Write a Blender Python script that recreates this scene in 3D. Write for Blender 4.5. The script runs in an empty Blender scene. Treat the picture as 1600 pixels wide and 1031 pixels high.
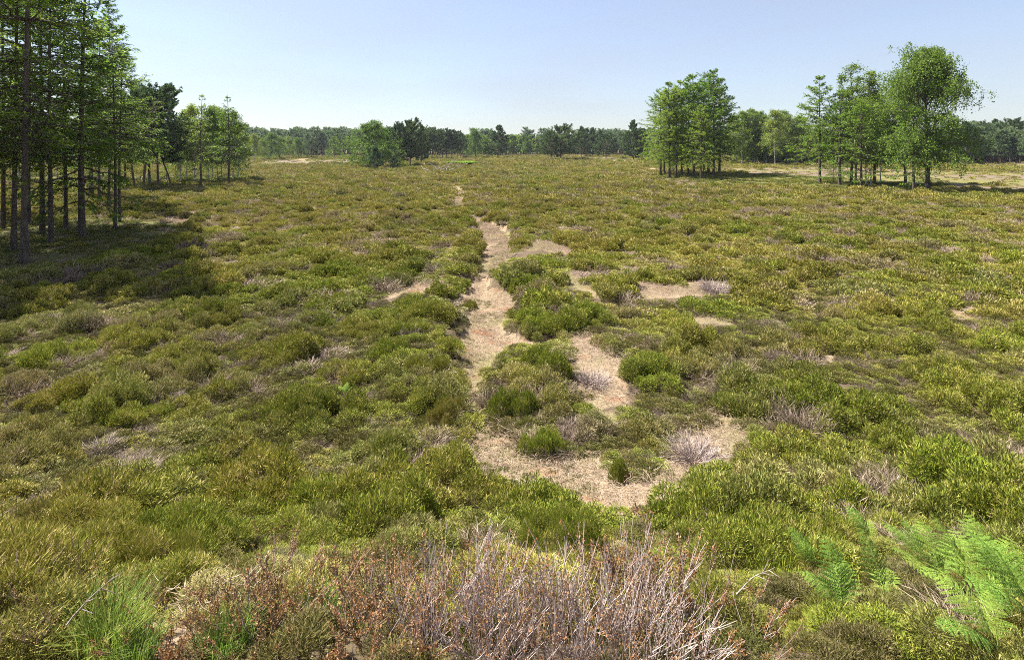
import bpy, math, random
import numpy as np
from mathutils import Vector

# ------------------------------------------------------------------ camera, sky, sun, exposure
scene = bpy.context.scene
C = scene.collection
F_PX, HORIZON, CAM_Z = 840.0, 235.0, 4.0          # focal length / horizon row in the 1600 px wide photograph
cam = bpy.data.cameras.new('camera'); camo = bpy.data.objects.new('camera', cam); C.objects.link(camo)
cam.sensor_width = 36.0; cam.lens = 36.0 * F_PX / 1600.0
cam.shift_y = -(515.5 - HORIZON) / 1600.0
cam.clip_start = 0.05; cam.clip_end = 6000.0
camo.location = (0, 0, CAM_Z); camo.rotation_euler = (math.radians(90), 0, 0)
scene.camera = camo

SUN_ELEV = math.radians(57.0)
SUN_AZ = math.atan2(-0.89, 0.455)                  # clockwise from +Y: ahead of the camera, to its left
world = bpy.data.worlds.new('World'); scene.world = world; world.use_nodes = True
wn = world.node_tree; wn.nodes.clear()
sky = wn.nodes.new('ShaderNodeTexSky'); sky.sky_type = 'NISHITA'; sky.sun_disc = False
sky.sun_elevation = SUN_ELEV; sky.sun_rotation = SUN_AZ % (2 * math.pi)
sky.altitude = 20; sky.air_density = 1.0; sky.dust_density = 1.0; sky.ozone_density = 4.0
bgn = wn.nodes.new('ShaderNodeBackground'); bgn.inputs['Strength'].default_value = 0.073
won = wn.nodes.new('ShaderNodeOutputWorld')
veil = wn.nodes.new('ShaderNodeMix'); veil.data_type = 'RGBA'; veil.inputs[0].default_value = 0.45; veil.inputs[7].default_value = (2.65, 2.5, 2.6, 1)   # thin even veil of high cloud
tcw = wn.nodes.new('ShaderNodeTexCoord'); mpw = wn.nodes.new('ShaderNodeMapping'); mpw.inputs['Scale'].default_value = (1.2, 1.2, 5.0); mpw.inputs['Rotation'].default_value = (0.1, 0.15, 0.4)
cir = wn.nodes.new('ShaderNodeTexNoise'); cir.inputs['Scale'].default_value = 1.6; cir.inputs['Detail'].default_value = 5; cir.inputs['Roughness'].default_value = 0.5
mrw = wn.nodes.new('ShaderNodeMapRange'); mrw.inputs['From Min'].default_value = 0.3; mrw.inputs['From Max'].default_value = 0.75; mrw.inputs['To Min'].default_value = 0.36; mrw.inputs['To Max'].default_value = 0.60
wn.links.new(tcw.outputs['Generated'], mpw.inputs['Vector']); wn.links.new(mpw.outputs[0], cir.inputs['Vector']); wn.links.new(cir.outputs['Fac'], mrw.inputs['Value']); wn.links.new(mrw.outputs[0], veil.inputs[0])
wn.links.new(sky.outputs['Color'], veil.inputs[6]); wn.links.new(veil.outputs[2], bgn.inputs['Color']); wn.links.new(bgn.outputs['Background'], won.inputs['Surface'])

sun = bpy.data.lights.new('sun', 'SUN'); sun.energy = 5.0; sun.angle = math.radians(0.53); sun.color = (1.0, 0.95, 0.86)
suno = bpy.data.objects.new('sun', sun); C.objects.link(suno)
to_sun = Vector((math.sin(SUN_AZ) * math.cos(SUN_ELEV), math.cos(SUN_AZ) * math.cos(SUN_ELEV), math.sin(SUN_ELEV)))
suno.rotation_euler = to_sun.to_track_quat('Z', 'Y').to_euler(); suno.location = to_sun * 60

vs = scene.view_settings
vs.view_transform = 'Standard'; vs.look = 'None'; vs.gamma = 1.0; vs.use_curve_mapping = False; vs.exposure = 1.68
scene.render.engine = 'CYCLES'
cy = scene.cycles
cy.max_bounces = 5; cy.diffuse_bounces = 2; cy.glossy_bounces = 1; cy.transmission_bounces = 2; cy.transparent_max_bounces = 4
cy.volume_bounces = 0
cy.caustics_reflective = False; cy.caustics_refractive = False
cy.use_denoising = False
cy.pixel_filter_type = 'BLACKMAN_HARRIS'; cy.filter_width = 0.95

rng = np.random.default_rng(11)

# ------------------------------------------------------------------ helpers: noise, mesh building, objects
_lat = np.random.default_rng(5).random((256, 256))
def vnoise(x, y, s):
    x = np.asarray(x, float) / s + 77.3; y = np.asarray(y, float) / s + 31.7
    xi = np.floor(x).astype(int); yi = np.floor(y).astype(int); fx = x - xi; fy = y - yi
    fx = fx * fx * (3 - 2 * fx); fy = fy * fy * (3 - 2 * fy)
    a = _lat[xi % 256, yi % 256]; b = _lat[(xi + 1) % 256, yi % 256]; c = _lat[xi % 256, (yi + 1) % 256]; d = _lat[(xi + 1) % 256, (yi + 1) % 256]
    return (a * (1 - fx) + b * fx) * (1 - fy) + (c * (1 - fx) + d * fx) * fy
def fbm(x, y, s, o=3):
    t = 0; a = 1; n = 0
    for i in range(o):
        t = t + a * vnoise(np.asarray(x) + i * 13.1, np.asarray(y) - i * 7.7, s / 2 ** i); n += a; a *= 0.5
    return t / n
def smooth(e0, e1, x):
    t = np.clip((np.asarray(x, float) - e0) / (e1 - e0), 0, 1); return t * t * (3 - 2 * t)
def norm(v):
    return v / np.maximum(np.linalg.norm(v, axis=-1, keepdims=True), 1e-9)

def mesh(name, V, T, mat=None, attrs=None, smooth_shade=False):
    V = np.ascontiguousarray(V, np.float32).reshape(-1, 3); T = np.ascontiguousarray(T, np.int32).reshape(-1, 3)
    me = bpy.data.meshes.new(name)
    me.vertices.add(len(V)); me.vertices.foreach_set('co', V.ravel())
    me.loops.add(T.size); me.loops.foreach_set('vertex_index', T.ravel())
    me.polygons.add(len(T)); me.polygons.foreach_set('loop_start', np.arange(0, T.size, 3, dtype=np.int32))
    if smooth_shade: me.polygons.foreach_set('use_smooth', np.ones(len(T), bool))
    me.update(calc_edges=True)
    for k, a in (attrs or {}).items():
        a = np.ascontiguousarray(a, np.float32)
        at = me.attributes.new(k, 'FLOAT', 'POINT'); at.data.foreach_set('value', a.ravel())
    if mat is not None: me.materials.append(mat)
    return me
def link(name, data, parent=None, loc=(0, 0, 0), rz=0.0, sc=(1, 1, 1), **props):
    o = bpy.data.objects.new(name, data); C.objects.link(o)
    o.location = loc; o.rotation_euler = (0, 0, rz); o.scale = sc
    if parent is not None: o.parent = parent
    for k, v in props.items(): o[k] = v
    return o
def cat(parts):
    """parts: list of (V, T, dict) -> one (V, T, dict)"""
    Vs, Ts, n = [], [], 0; keys = parts[0][2].keys(); A = {k: [] for k in keys}
    for V, T, a in parts:
        Vs.append(V); Ts.append(T + n); n += len(V)
        for k in keys: A[k].append(a[k])
    return np.concatenate(Vs), np.concatenate(Ts), {k: np.concatenate(v) for k, v in A.items()}

def tubes(P, R, sides=4):
    """P (B,N,3) centre lines, R (B,N) radii -> V, T, (B-index, t) per vertex"""
    B, N, _ = P.shape
    tan = norm(np.gradient(P, axis=1))
    ref = np.where(np.abs(tan[..., 2:3]) > 0.9, np.array([1.0, 0, 0]), np.array([0, 0, 1.0]))
    s = norm(np.cross(tan, ref)); u = np.cross(s, tan)
    a = np.arange(sides) * 2 * np.pi / sides
    V = P[:, :, None, :] + R[:, :, None, None] * (np.cos(a)[None, None, :, None] * s[:, :, None, :] + np.sin(a)[None, None, :, None] * u[:, :, None, :])
    idx = np.arange(B * N * sides).reshape(B, N, sides)
    i0 = idx[:, :-1]; i1 = idx[:, 1:]; j0 = np.roll(i0, -1, 2); j1 = np.roll(i1, -1, 2)
    T = np.concatenate([np.stack([i0, j0, j1], -1).reshape(-1, 3), np.stack([i0, j1, i1], -1).reshape(-1, 3)])
    tt = np.broadcast_to(np.linspace(0, 1, N)[None, :, None], (B, N, sides)).reshape(-1)
    rr = np.repeat(np.random.default_rng(B).random(B), N * sides)
    return V.reshape(-1, 3), T, {'t': tt, 'r': rr}

def blades(O, D, W, L, w, rnd, t0=0.0, t1=1.0):
    """slender leaf diamonds: O origin, D unit direction, W unit width vector, L length, w width (all per blade)"""
    n = len(O); L = np.broadcast_to(L, n)[:, None]; w = np.broadcast_to(w, n)[:, None]
    V = np.stack([O, O + D * L * 0.55 + W * w * 0.5, O + D * L, O + D * L * 0.45 - W * w * 0.5], 1).reshape(-1, 3)
    b = np.arange(n)[:, None] * 4
    T = np.concatenate([b + np.array([[0, 1, 2]]), b + np.array([[0, 2, 3]])])
    t = np.tile(np.array([t0, (t0 + t1) / 2, t1, (t0 + t1) / 2]), n)
    return V, T, {'t': t, 'r': np.repeat(rnd, 4)}
def randdir(r, n):
    v = r.normal(size=(n, 3)); return norm(v)
def perp(D, r):
    return norm(np.cross(D, randdir(r, len(D))))

# ------------------------------------------------------------------ materials (all procedural)
def new_mat(name):
    m = bpy.data.materials.new(name); m.use_nodes = True; nt = m.node_tree; nt.nodes.clear()
    return m, nt, nt.nodes, nt.links
def ramp(nt, fac, stops):
    n = nt.nodes.new('ShaderNodeValToRGB'); e = n.color_ramp.elements
    while len(e) < len(stops): e.new(0.5)
    for el, (p, c) in zip(e, stops): el.position = p; el.color = (*c, 1)
    nt.links.new(fac, n.inputs['Fac']); return n.outputs['Color']
def mixc(nt, fac, a, b, mode='MIX'):
    n = nt.nodes.new('ShaderNodeMix'); n.data_type = 'RGBA'; n.blend_type = mode
    for sock, v in ((n.inputs['Factor'], fac), (n.inputs['A'], a), (n.inputs['B'], b)):
        pass
    def put(s, v):
        if isinstance(v, (int, float)): s.default_value = v
        elif isinstance(v, tuple): s.default_value = (*v, 1)
        else: nt.links.new(v, s)
    put(n.inputs[0], fac); put(n.inputs[6], a); put(n.inputs[7], b)
    return n.outputs[2]
def attr(nt, name, kind='GEOMETRY'):
    n = nt.nodes.new('ShaderNodeAttribute'); n.attribute_name = name; n.attribute_type = kind; return n
def math_(nt, op, a, b=0.0, clamp=False):
    n = nt.nodes.new('ShaderNodeMath'); n.operation = op; n.use_clamp = clamp
    for s, v in zip(n.inputs, (a, b)):
        if isinstance(v, (int, float)): s.default_value = v
        else: nt.links.new(v, s)
    return n.outputs[0]
def noise(nt, scale, detail=3.0, vec=None, rough=0.55):
    n = nt.nodes.new('ShaderNodeTexNoise'); n.inputs['Scale'].default_value = scale; n.inputs['Detail'].default_value = detail; n.inputs['Roughness'].default_value = rough
    if vec is not None: nt.links.new(vec, n.inputs['Vector'])
    return n.outputs['Fac']
def leaf_out(nt, col, trans=0.3, rough=0.55, spec=0.2):
    p = nt.nodes.new('ShaderNodeBsdfPrincipled'); p.inputs['Roughness'].default_value = rough; p.inputs['Specular IOR Level'].default_value = spec
    nt.links.new(col, p.inputs['Base Color'])
    o = nt.nodes.new('ShaderNodeOutputMaterial')
    if trans > 0:
        t = nt.nodes.new('ShaderNodeBsdfTranslucent'); nt.links.new(col, t.inputs['Color'])
        m = nt.nodes.new('ShaderNodeMixShader'); m.inputs[0].default_value = trans
        nt.links.new(p.outputs[0], m.inputs[1]); nt.links.new(t.outputs[0], m.inputs[2]); nt.links.new(m.outputs[0], o.inputs['Surface'])
    else: nt.links.new(p.outputs[0], o.inputs['Surface'])
    return p

def heather_mat(name, mode):
    """mode INSTANCER: tint = (brownness, brightness, deadness) per instance; mode OBJECT: from the object's colour"""
    m, nt, N, L = new_mat(name)
    if mode == 'INSTANCER':
        a = attr(nt, 'tint', 'INSTANCER'); v = a.outputs['Vector']
    else:
        oi = N.new('ShaderNodeObjectInfo'); v = oi.outputs['Color']
    sp = N.new('ShaderNodeSeparateXYZ'); L.new(v, sp.inputs[0])
    brown, bright, dead = sp.outputs
    t = attr(nt, 't').outputs['Fac']; r = attr(nt, 'r').outputs['Fac']
    green = ramp(nt, r, [(0.0, (0.052, 0.082, 0.009)), (0.40, (0.140, 0.183, 0.017)), (0.78, (0.240, 0.268, 0.032)), (0.9, (0.330, 0.320, 0.050)), (1.0, (0.48, 0.38, 0.21))])
    olive = ramp(nt, r, [(0.0, (0.070, 0.072, 0.010)), (0.35, (0.195, 0.180, 0.024)), (0.7, (0.300, 0.255, 0.052)), (1.0, (0.48, 0.37, 0.21))])
    grey = ramp(nt, r, [(0.0, (0.12, 0.085, 0.060)), (0.5, (0.27, 0.20, 0.155)), (1.0, (0.42, 0.33, 0.275))])
    f = math_(nt, 'ADD', brown, math_(nt, 'MULTIPLY', math_(nt, 'SUBTRACT', r, 0.5), 0.7), True)
    col = mixc(nt, f, green, olive)
    col = mixc(nt, dead, col, grey)
    wood = mixc(nt, r, (0.060, 0.042, 0.028), (0.150, 0.110, 0.080))
    tf = ramp(nt, t, [(0.0, (0, 0, 0)), (0.18, (0.25, 0.25, 0.25)), (0.5, (1, 1, 1))])
    col = mixc(nt, tf, wood, col)
    sc = N.new('ShaderNodeVectorMath'); sc.operation = 'SCALE'; L.new(col, sc.inputs[0]); L.new(bright, sc.inputs['Scale'])
    leaf_out(nt, sc.outputs[0], 0.20, 0.6, 0.12)
    return m
M_HEATH_I = heather_mat('heather_cover', 'INSTANCER')
M_HEATH_O = heather_mat('heather_single', 'OBJECT')

def foliage_mat(name, lo, mid, hi, trans=0.3, var=0.35, rough=0.5):
    m, nt, N, L = new_mat(name)
    r = attr(nt, 'r').outputs['Fac']
    oi = N.new('ShaderNodeObjectInfo')
    c = ramp(nt, r, [(0.0, lo), (0.5, mid), (1.0, hi)])
    hsv = N.new('ShaderNodeHueSaturation')
    L.new(c, hsv.inputs['Color'])
    L.new(math_(nt, 'ADD', math_(nt, 'MULTIPLY', oi.outputs['Random'], var), 1 - var / 2), hsv.inputs['Value'])
    L.new(math_(nt, 'ADD', math_(nt, 'MULTIPLY', oi.outputs['Random'], -0.035), 0.517), hsv.inputs['Hue'])
    leaf_out(nt, hsv.outputs[0], trans, rough, 0.1)
    return m
M_LARCH = foliage_mat('larch_needles', (0.080, 0.150, 0.016), (0.150, 0.250, 0.026), (0.245, 0.345, 0.048), 0.48)
M_PINE = foliage_mat('pine_needles', (0.045, 0.080, 0.026), (0.075, 0.125, 0.040), (0.125, 0.180, 0.066), 0.36)
M_YPINE = foliage_mat('young_pine_needles', (0.045, 0.095, 0.035), (0.080, 0.145, 0.060), (0.120, 0.190, 0.085), 0.25)
M_BIRCH = foliage_mat('birch_leaves', (0.090, 0.145, 0.018), (0.155, 0.230, 0.028), (0.250, 0.310, 0.050), 0.45)
M_OAK = foliage_mat('broad_leaves', (0.075, 0.132, 0.018), (0.130, 0.212, 0.030), (0.200, 0.285, 0.055), 0.45)
M_FERN = foliage_mat('bracken_green', (0.085, 0.145, 0.020), (0.150, 0.245, 0.034), (0.245, 0.350, 0.075), 0.25, 0.35, 0.7)
M_LIME = foliage_mat('lime_grass', (0.14, 0.22, 0.018), (0.20, 0.30, 0.026), (0.27, 0.37, 0.045), 0.35, 0.2, 0.8)
M_TURF = foliage_mat('turf_green', (0.075, 0.095, 0.016), (0.115, 0.135, 0.024), (0.190, 0.180, 0.055), 0.3, 0.3, 0.8)
M_GRASS = foliage_mat('grass_green', (0.095, 0.160, 0.022), (0.165, 0.255, 0.034), (0.310, 0.340, 0.100), 0.35, 0.3, 0.7)

def bark_mat(name, a, b, scale=9.0, bands=None):
    m, nt, N, L = new_mat(name)
    tc = N.new('ShaderNodeTexCoord'); mp = N.new('ShaderNodeMapping'); L.new(tc.outputs['Object'], mp.inputs['Vector'])
    mp.inputs['Scale'].default_value = (1, 1, 0.25)
    n = noise(nt, scale, 5, mp.outputs[0], 0.65)
    col = ramp(nt, n, [(0.32, a), (0.68, b)])
    if bands:
        mp2 = N.new('ShaderNodeMapping'); L.new(tc.outputs['Object'], mp2.inputs['Vector']); mp2.inputs['Scale'].default_value = (1, 1, 3.0)
        n2 = noise(nt, 3.2, 3, mp2.outputs[0]); f = ramp(nt, n2, [(0.56, (0, 0, 0)), (0.62, (1, 1, 1))])
        col = mixc(nt, f, col, bands)
    p = leaf_out(nt, col, 0.0, 0.9, 0.15)
    bm = N.new('ShaderNodeBump'); bm.inputs['Strength'].default_value = 0.8; bm.inputs['Distance'].default_value = 0.03
    L.new(n, bm.inputs['Height']); L.new(bm.outputs[0], p.inputs['Normal'])
    return m
M_BARK = bark_mat('larch_bark', (0.040, 0.031, 0.025), (0.125, 0.100, 0.082))
M_PBARK = bark_mat('pine_bark', (0.060, 0.042, 0.034), (0.170, 0.115, 0.085))
M_BBARK = bark_mat('birch_bark', (0.30, 0.28, 0.26), (0.52, 0.50, 0.47), 6.0, (0.05, 0.045, 0.04))
M_DEAD = bark_mat('bleached_wood', (0.17, 0.135, 0.115), (0.36, 0.30, 0.265), 14.0)

def stem_mat():
    m, nt, N, L = new_mat('dry_stems')
    t = attr(nt, 't').outputs['Fac']; r = attr(nt, 'r').outputs['Fac']
    oi = N.new('ShaderNodeObjectInfo')
    pale = mixc(nt, r, (0.24, 0.18, 0.165), (0.52, 0.44, 0.41)); dark = mixc(nt, r, (0.10, 0.072, 0.060), (0.26, 0.19, 0.165))
    sp = N.new('ShaderNodeSeparateColor'); L.new(oi.outputs['Color'], sp.inputs[0])
    col = mixc(nt, sp.outputs[0], pale, dark)
    leaf_out(nt, col, 0.0, 0.75, 0.2); return m
M_STEM = stem_mat()
def bud_mat():
    m, nt, N, L = new_mat('dry_heather_leaves')
    r = attr(nt, 'r').outputs['Fac']; oi = N.new('ShaderNodeObjectInfo')
    rust = ramp(nt, r, [(0.0, (0.09, 0.06, 0.02)), (0.2, (0.15, 0.12, 0.03)), (0.38, (0.20, 0.09, 0.035)), (0.6, (0.29, 0.125, 0.052)), (0.76, (0.27, 0.17, 0.09)), (0.9, (0.36, 0.27, 0.16)), (1.0, (0.20, 0.21, 0.04))])
    oliv = ramp(nt, r, [(0.0, (0.09, 0.10, 0.02)), (0.5, (0.20, 0.18, 0.05)), (0.8, (0.30, 0.17, 0.09)), (1.0, (0.34, 0.25, 0.14))])
    sp = N.new('ShaderNodeSeparateColor'); L.new(oi.outputs['Color'], sp.inputs[0])
    leaf_out(nt, mixc(nt, sp.outputs[1], rust, oliv), 0.2, 0.6, 0.2); return m
M_BUD = bud_mat()

def straw_mat():
    m, nt, N, L = new_mat('straw_litter')
    r = attr(nt, 'r').outputs['Fac']
    leaf_out(nt, ramp(nt, r, [(0.0, (0.16, 0.10, 0.07)), (0.4, (0.34, 0.24, 0.17)), (0.75, (0.40, 0.31, 0.23)), (1.0, (0.50, 0.42, 0.35))]), 0.1, 0.8, 0.1); return m
M_STRAW = straw_mat()

def ground_mat():
    m, nt, N, L = new_mat('heath_ground')
    g = N.new('ShaderNodeNewGeometry'); P = g.outputs['Position']
    bare = attr(nt, 'bare').outputs['Fac']; grass = attr(nt, 'grass').outputs['Fac']; mown = attr(nt, 'mown').outputs['Fac']; far = attr(nt, 'far').outputs['Fac']
    n1 = noise(nt, 1.3, 5, P); n2 = noise(nt, 9.0, 4, P); n3 = noise(nt, 45.0, 3, P, 0.7); n4 = noise(nt, 0.35, 4, P); n5 = noise(nt, 0.06, 3, P)
    litter = mixc(nt, n2, (0.050, 0.036, 0.024), (0.150, 0.110, 0.075))
    litter = mixc(nt, ramp(nt, n1, [(0.45, (0, 0, 0)), (0.65, (1, 1, 1))]), litter, (0.105, 0.080, 0.045))
    heath = ramp(nt, n1, [(0.3, (0.085, 0.075, 0.022)), (0.5, (0.150, 0.125, 0.036)), (0.7, (0.190, 0.155, 0.055))])
    col = mixc(nt, far, litter, heath)
    sand = mixc(nt, n2, (0.190, 0.138, 0.086), (0.325, 0.258, 0.176))
    sand = mixc(nt, ramp(nt, n3, [(0.52, (0, 0, 0)), (0.66, (1, 1, 1))]), sand, (0.105, 0.066, 0.042))
    sand = mixc(nt, ramp(nt, n1, [(0.56, (0, 0, 0)), (0.70, (1, 1, 1))]), sand, (0.235, 0.100, 0.046))
    sand = mixc(nt, ramp(nt, n4, [(0.48, (0, 0, 0)), (0.60, (0.8, 0.8, 0.8))]), sand, mixc(nt, n3, (0.10, 0.115, 0.028), (0.22, 0.20, 0.085)))
    turf = mixc(nt, n2, (0.060, 0.080, 0.014), (0.125, 0.125, 0.034))
    turf = mixc(nt, ramp(nt, n1, [(0.5, (0, 0, 0)), (0.66, (1, 1, 1))]), turf, (0.15, 0.105, 0.062))
    mownc = mixc(nt, n1, (0.115, 0.085, 0.066), (0.185, 0.140, 0.105))
    mownc = mixc(nt, ramp(nt, n5, [(0.45, (0, 0, 0)), (0.6, (1, 1, 1))]), mownc, (0.14, 0.130, 0.046))
    col = mixc(nt, mown, col, mownc); col = mixc(nt, grass, col, turf); col = mixc(nt, bare, col, sand)
    p = leaf_out(nt, col, 0.0, 0.95, 0.1)
    b = N.new('ShaderNodeBump'); b.inputs['Strength'].default_value = 0.7; b.inputs['Distance'].default_value = 0.05
    L.new(math_(nt, 'ADD', n2, math_(nt, 'MULTIPLY', n3, 0.6)), b.inputs['Height']); L.new(b.outputs[0], p.inputs['Normal'])
    return m
M_GROUND = ground_mat()

# ------------------------------------------------------------------ terrain
_my = np.array([-60, -30, -12, -5, 0.0, 1.2, 2.0, 3.0, 4.0, 5.0, 6.5, 8.0, 10.0, 400.0])
_mz = np.array([0.0, 0.4, 1.7, 2.35, 2.4, 2.3, 2.0, 1.42, 0.92, 0.56, 0.2, 0.05, 0.0, 0.0])
def base_z(x, y):
    x = np.asarray(x, float); y = np.asarray(y, float)
    z = np.interp(y, _my, _mz) * (1 - 0.75 * smooth(9, 30, np.abs(x)))
    z = z + 0.008 * np.clip(y - 100, 0, 320)
    z = z + 1.1 * smooth(22, 60, -x) * smooth(30, 60, y) * (1 - smooth(90, 160, y)) * 0.35
    return z
def at(px, py, zoff=0.0):
    """the ground point that the photograph shows at pixel px, py"""
    d = np.concatenate([np.arange(1.2, 12, 0.02), np.arange(12, 60, 0.1), np.arange(60, 460, 0.5)])
    x = (px - 800) * d / F_PX; z = CAM_Z - (py - HORIZON) * d / F_PX
    k = np.nonzero(z <= base_z(x, d) + zoff)[0]
    i = k[0] if len(k) else -1
    return float(x[i]), float(d[i])
def poly(pts): return np.array([at(a, b) for a, b in pts])
def inside(P, X, Y):
    X = np.asarray(X, float); Y = np.asarray(Y, float); r = np.zeros(X.shape, bool); n = len(P)
    for i in range(n):
        x0, y0 = P[i]; x1, y1 = P[(i + 1) % n]
        if y0 == y1: continue
        c = ((y0 > Y) != (y1 > Y)) & (X < (x1 - x0) * (Y - y0) / (y1 - y0) + x0); r ^= c
    return r
PATH_POLYS = [poly(p) for p in [
    [(706, 316), (724, 316), (725, 290), (712, 290)],
    [(736, 338), (766, 338), (795, 358), (812, 380), (800, 398), (780, 412), (762, 428), (765, 447), (800, 450), (815, 462), (795, 492),
     (800, 505), (822, 516), (868, 520), (865, 538), (800, 532), (765, 560), (752, 600), (758, 645), (780, 668), (815, 690), (850, 715), (872, 722), (905, 706), (940, 704), (960, 722), (990, 758), (1040, 740), (1080, 725), (1115, 740),
     (1050, 785), (1000, 806), (965, 800), (930, 786), (880, 764), (850, 754), (800, 752), (742, 730), (735, 700), (748, 665), (742, 645), (712, 612), (708, 585), (714, 550), (712, 510), (718, 478), (712, 465), (722, 452), (735, 430), (745, 395), (752, 372), (742, 355)],
]]
BARE_POLYS = PATH_POLYS + [poly(p) for p in [
    [(820, 372), (870, 378), (908, 390), (895, 400), (850, 394), (825, 398)],
    [(880, 530), (940, 528), (975, 570), (985, 628), (935, 645), (900, 592)],
    [(1050, 690), (1125, 650), (1165, 655), (1175, 690), (1130, 740), (1090, 785), (1030, 780)],
    [(1480, 485), (1530, 480), (1535, 495), (1490, 500)], [(1270, 560), (1300, 555), (1310, 568), (1280, 575)], [(930, 640), (990, 650), (985, 670), (940, 662)],
    [(985, 440), (1060, 445), (1140, 432), (1150, 458), (1060, 465), (1000, 465)],
    [(1060, 492), (1140, 494), (1155, 508), (1070, 510)],
    [(885, 425), (920, 440), (970, 475), (960, 485), (920, 460), (880, 438)],
    [(595, 455), (640, 440), (695, 452), (695, 470), (640, 458), (605, 472)],
    [(250, 336), (335, 326), (340, 345), (260, 348)],
    [(222, 960), (262, 950), (300, 990), (290, 1060), (235, 1060)],
    [(755, 247), (800, 245), (830, 249), (770, 251)],
    [(1015, 262), (1035, 265), (1010, 268), (985, 266)],
    [(1025, 280), (1060, 292), (1110, 290), (1090, 282)],
]]
TRACK_POLYS = [poly(p) for p in [
    [(905, 246.5), (960, 250.5), (1010, 252.5), (1010, 254.5), (960, 252.5), (905, 248)],
    [(455, 249.5), (500, 246.8), (500, 248), (470, 251)],
]]
MOWN_POLYS = [poly(p) for p in [
    [(1130, 263), (1300, 262), (1500, 268), (1700, 272), (1700, 300), (1480, 294), (1300, 284), (1190, 278)],
    [(1490, 252), (1700, 254), (1700, 260), (1490, 258)],
    [(415, 251), (560, 250), (560, 256), (400, 258)],
    [(905, 245), (1010, 249), (990, 252), (905, 247)],
]]
GRASS_POLYS = [poly(p) for p in [
    [(-200, 352), (200, 340), (300, 350), (250, 385), (60, 420), (-200, 430)],
    [(-100, 285), (200, 285), (390, 281), (390, 276), (200, 272), (-100, 272)],
    [(1020, 272), (1200, 272), (1480, 290), (1480, 302), (1240, 290), (1100, 290), (1030, 282)],
    [(708, 258), (728, 252), (742, 254), (738, 260)],
]]
def anyin(polys, x, y):
    r = np.zeros(np.shape(x), bool)
    for P in polys: r |= inside(P, x, y)
    return r
_dense = np.concatenate([np.stack([np.linspace(P[i][0], P[(i + 1) % len(P)][0], 5), np.linspace(P[i][1], P[(i + 1) % len(P)][1], 5)], 1) for P in PATH_POLYS for i in range(len(P))])
def path_depth(x, y):
    """the worn path runs in a shallow trench"""
    x = np.asarray(x, float); y = np.asarray(y, float); out = np.zeros(x.shape)
    sel = (np.abs(x) < 8) & (y > 4) & (y < 60)
    if sel.any():
        xs, ys = x[sel], y[sel]; d = np.full(xs.shape, 9.0)
        for q in _dense: d = np.minimum(d, (xs - q[0]) ** 2 + (ys - q[1]) ** 2)
        d = np.sqrt(d); d = np.where(anyin(PATH_POLYS, xs, ys), -d, d)
        out[sel] = (-0.27 * (1 - smooth(-0.35, 0.45, d)) + 0.10 * np.exp(-((d - 0.9) / 0.45) ** 2)) * (0.12 + 0.88 * smooth(7.0, 9.5, ys))
    return out
def ground_z(x, y):
    x = np.asarray(x, float); y = np.asarray(y, float)
    return base_z(x, y) + (fbm(x, y, 2.4, 3) - 0.5) * 0.16 * smooth(1, 6, np.abs(y) + 1) + (fbm(x, y, 30, 2) - 0.5) * 0.35 * smooth(14, 40, y) * (1 - smooth(200, 300, y)) + path_depth(x, y)

def axis(fine, fine_to, far, growth, start=0.0):
    v = [start]; s = fine
    while v[-1] < far:
        v.append(v[-1] + s)
        if v[-1] > fine_to: s *= growth
    return np.array(v)
xp = axis(0.10, 6, 900, 1.045); gx = np.concatenate([-xp[:0:-1], xp])
yp = axis(0.10, 16, 1000, 1.03, 1.5); yn = 1.5 - axis(0.8, 10, 300, 1.3)[:0:-1]; gy = np.concatenate([yn, yp])
GX, GY = np.meshgrid(gx, gy, indexing='xy')
fx_, fy_ = GX.ravel(), GY.ravel()
GZ = ground_z(fx_, fy_)
idx = np.arange(len(fx_)).reshape(GX.shape)
a, b, c, d = idx[:-1, :-1], idx[:-1, 1:], idx[1:, 1:], idx[1:, :-1]
GT = np.concatenate([np.stack([a, b, c], -1).reshape(-1, 3), np.stack([a, c, d], -1).reshape(-1, 3)])
jx = fx_ + (fbm(fx_, fy_, 0.5, 2) - 0.5) * 0.3; jy = fy_ + (fbm(fy_, fx_, 0.5, 2) - 0.5) * 0.4
gm = mesh('ground', np.stack([fx_, fy_, GZ], 1), GT, M_GROUND, {
    'bare': anyin(BARE_POLYS + TRACK_POLYS, jx, jy), 'grass': anyin(GRASS_POLYS, jx, jy), 'mown': anyin(MOWN_POLYS, jx, jy), 'far': smooth(60, 160, fy_)}, True)
link('ground', gm, kind='structure')

def drape(name, polys, step, lift, label=None):
    parts = []
    for P in polys:
        x0, y0 = P.min(0) - step; x1, y1 = P.max(0) + step
        sx = step; sy = step
        X, Y = np.meshgrid(np.arange(x0, x1, sx), np.arange(y0, y1, sy), indexing='xy'); s = X.shape
        cx = X + sx / 2 + (fbm(X, Y, 0.5, 2) - 0.5) * 0.3; cyy = Y + sy / 2 + (fbm(Y, X, 0.5, 2) - 0.5) * 0.4
        keep = inside(P, cx, cyy)[:-1, :-1]
        ii = np.arange(X.size).reshape(s); a, b, c, d = ii[:-1, :-1][keep], ii[:-1, 1:][keep], ii[1:, 1:][keep], ii[1:, :-1][keep]
        T = np.concatenate([np.stack([a, b, c], -1), np.stack([a, c, d], -1)])
        V = np.stack([X.ravel(), Y.ravel(), ground_z(X.ravel(), Y.ravel()) + lift], 1)
        u, inv = np.unique(T, return_inverse=True); parts.append((V[u], inv.reshape(-1, 3), {'bare': np.ones(len(u))}))
    V, T, A = cat(parts)
    return link(name, mesh(name, V, T, M_GROUND, A, True), kind='structure')
drape('path', PATH_POLYS, 0.07, 0.012)
drape('track', TRACK_POLYS[:1], 0.8, 0.05)
#@@PART2

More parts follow.
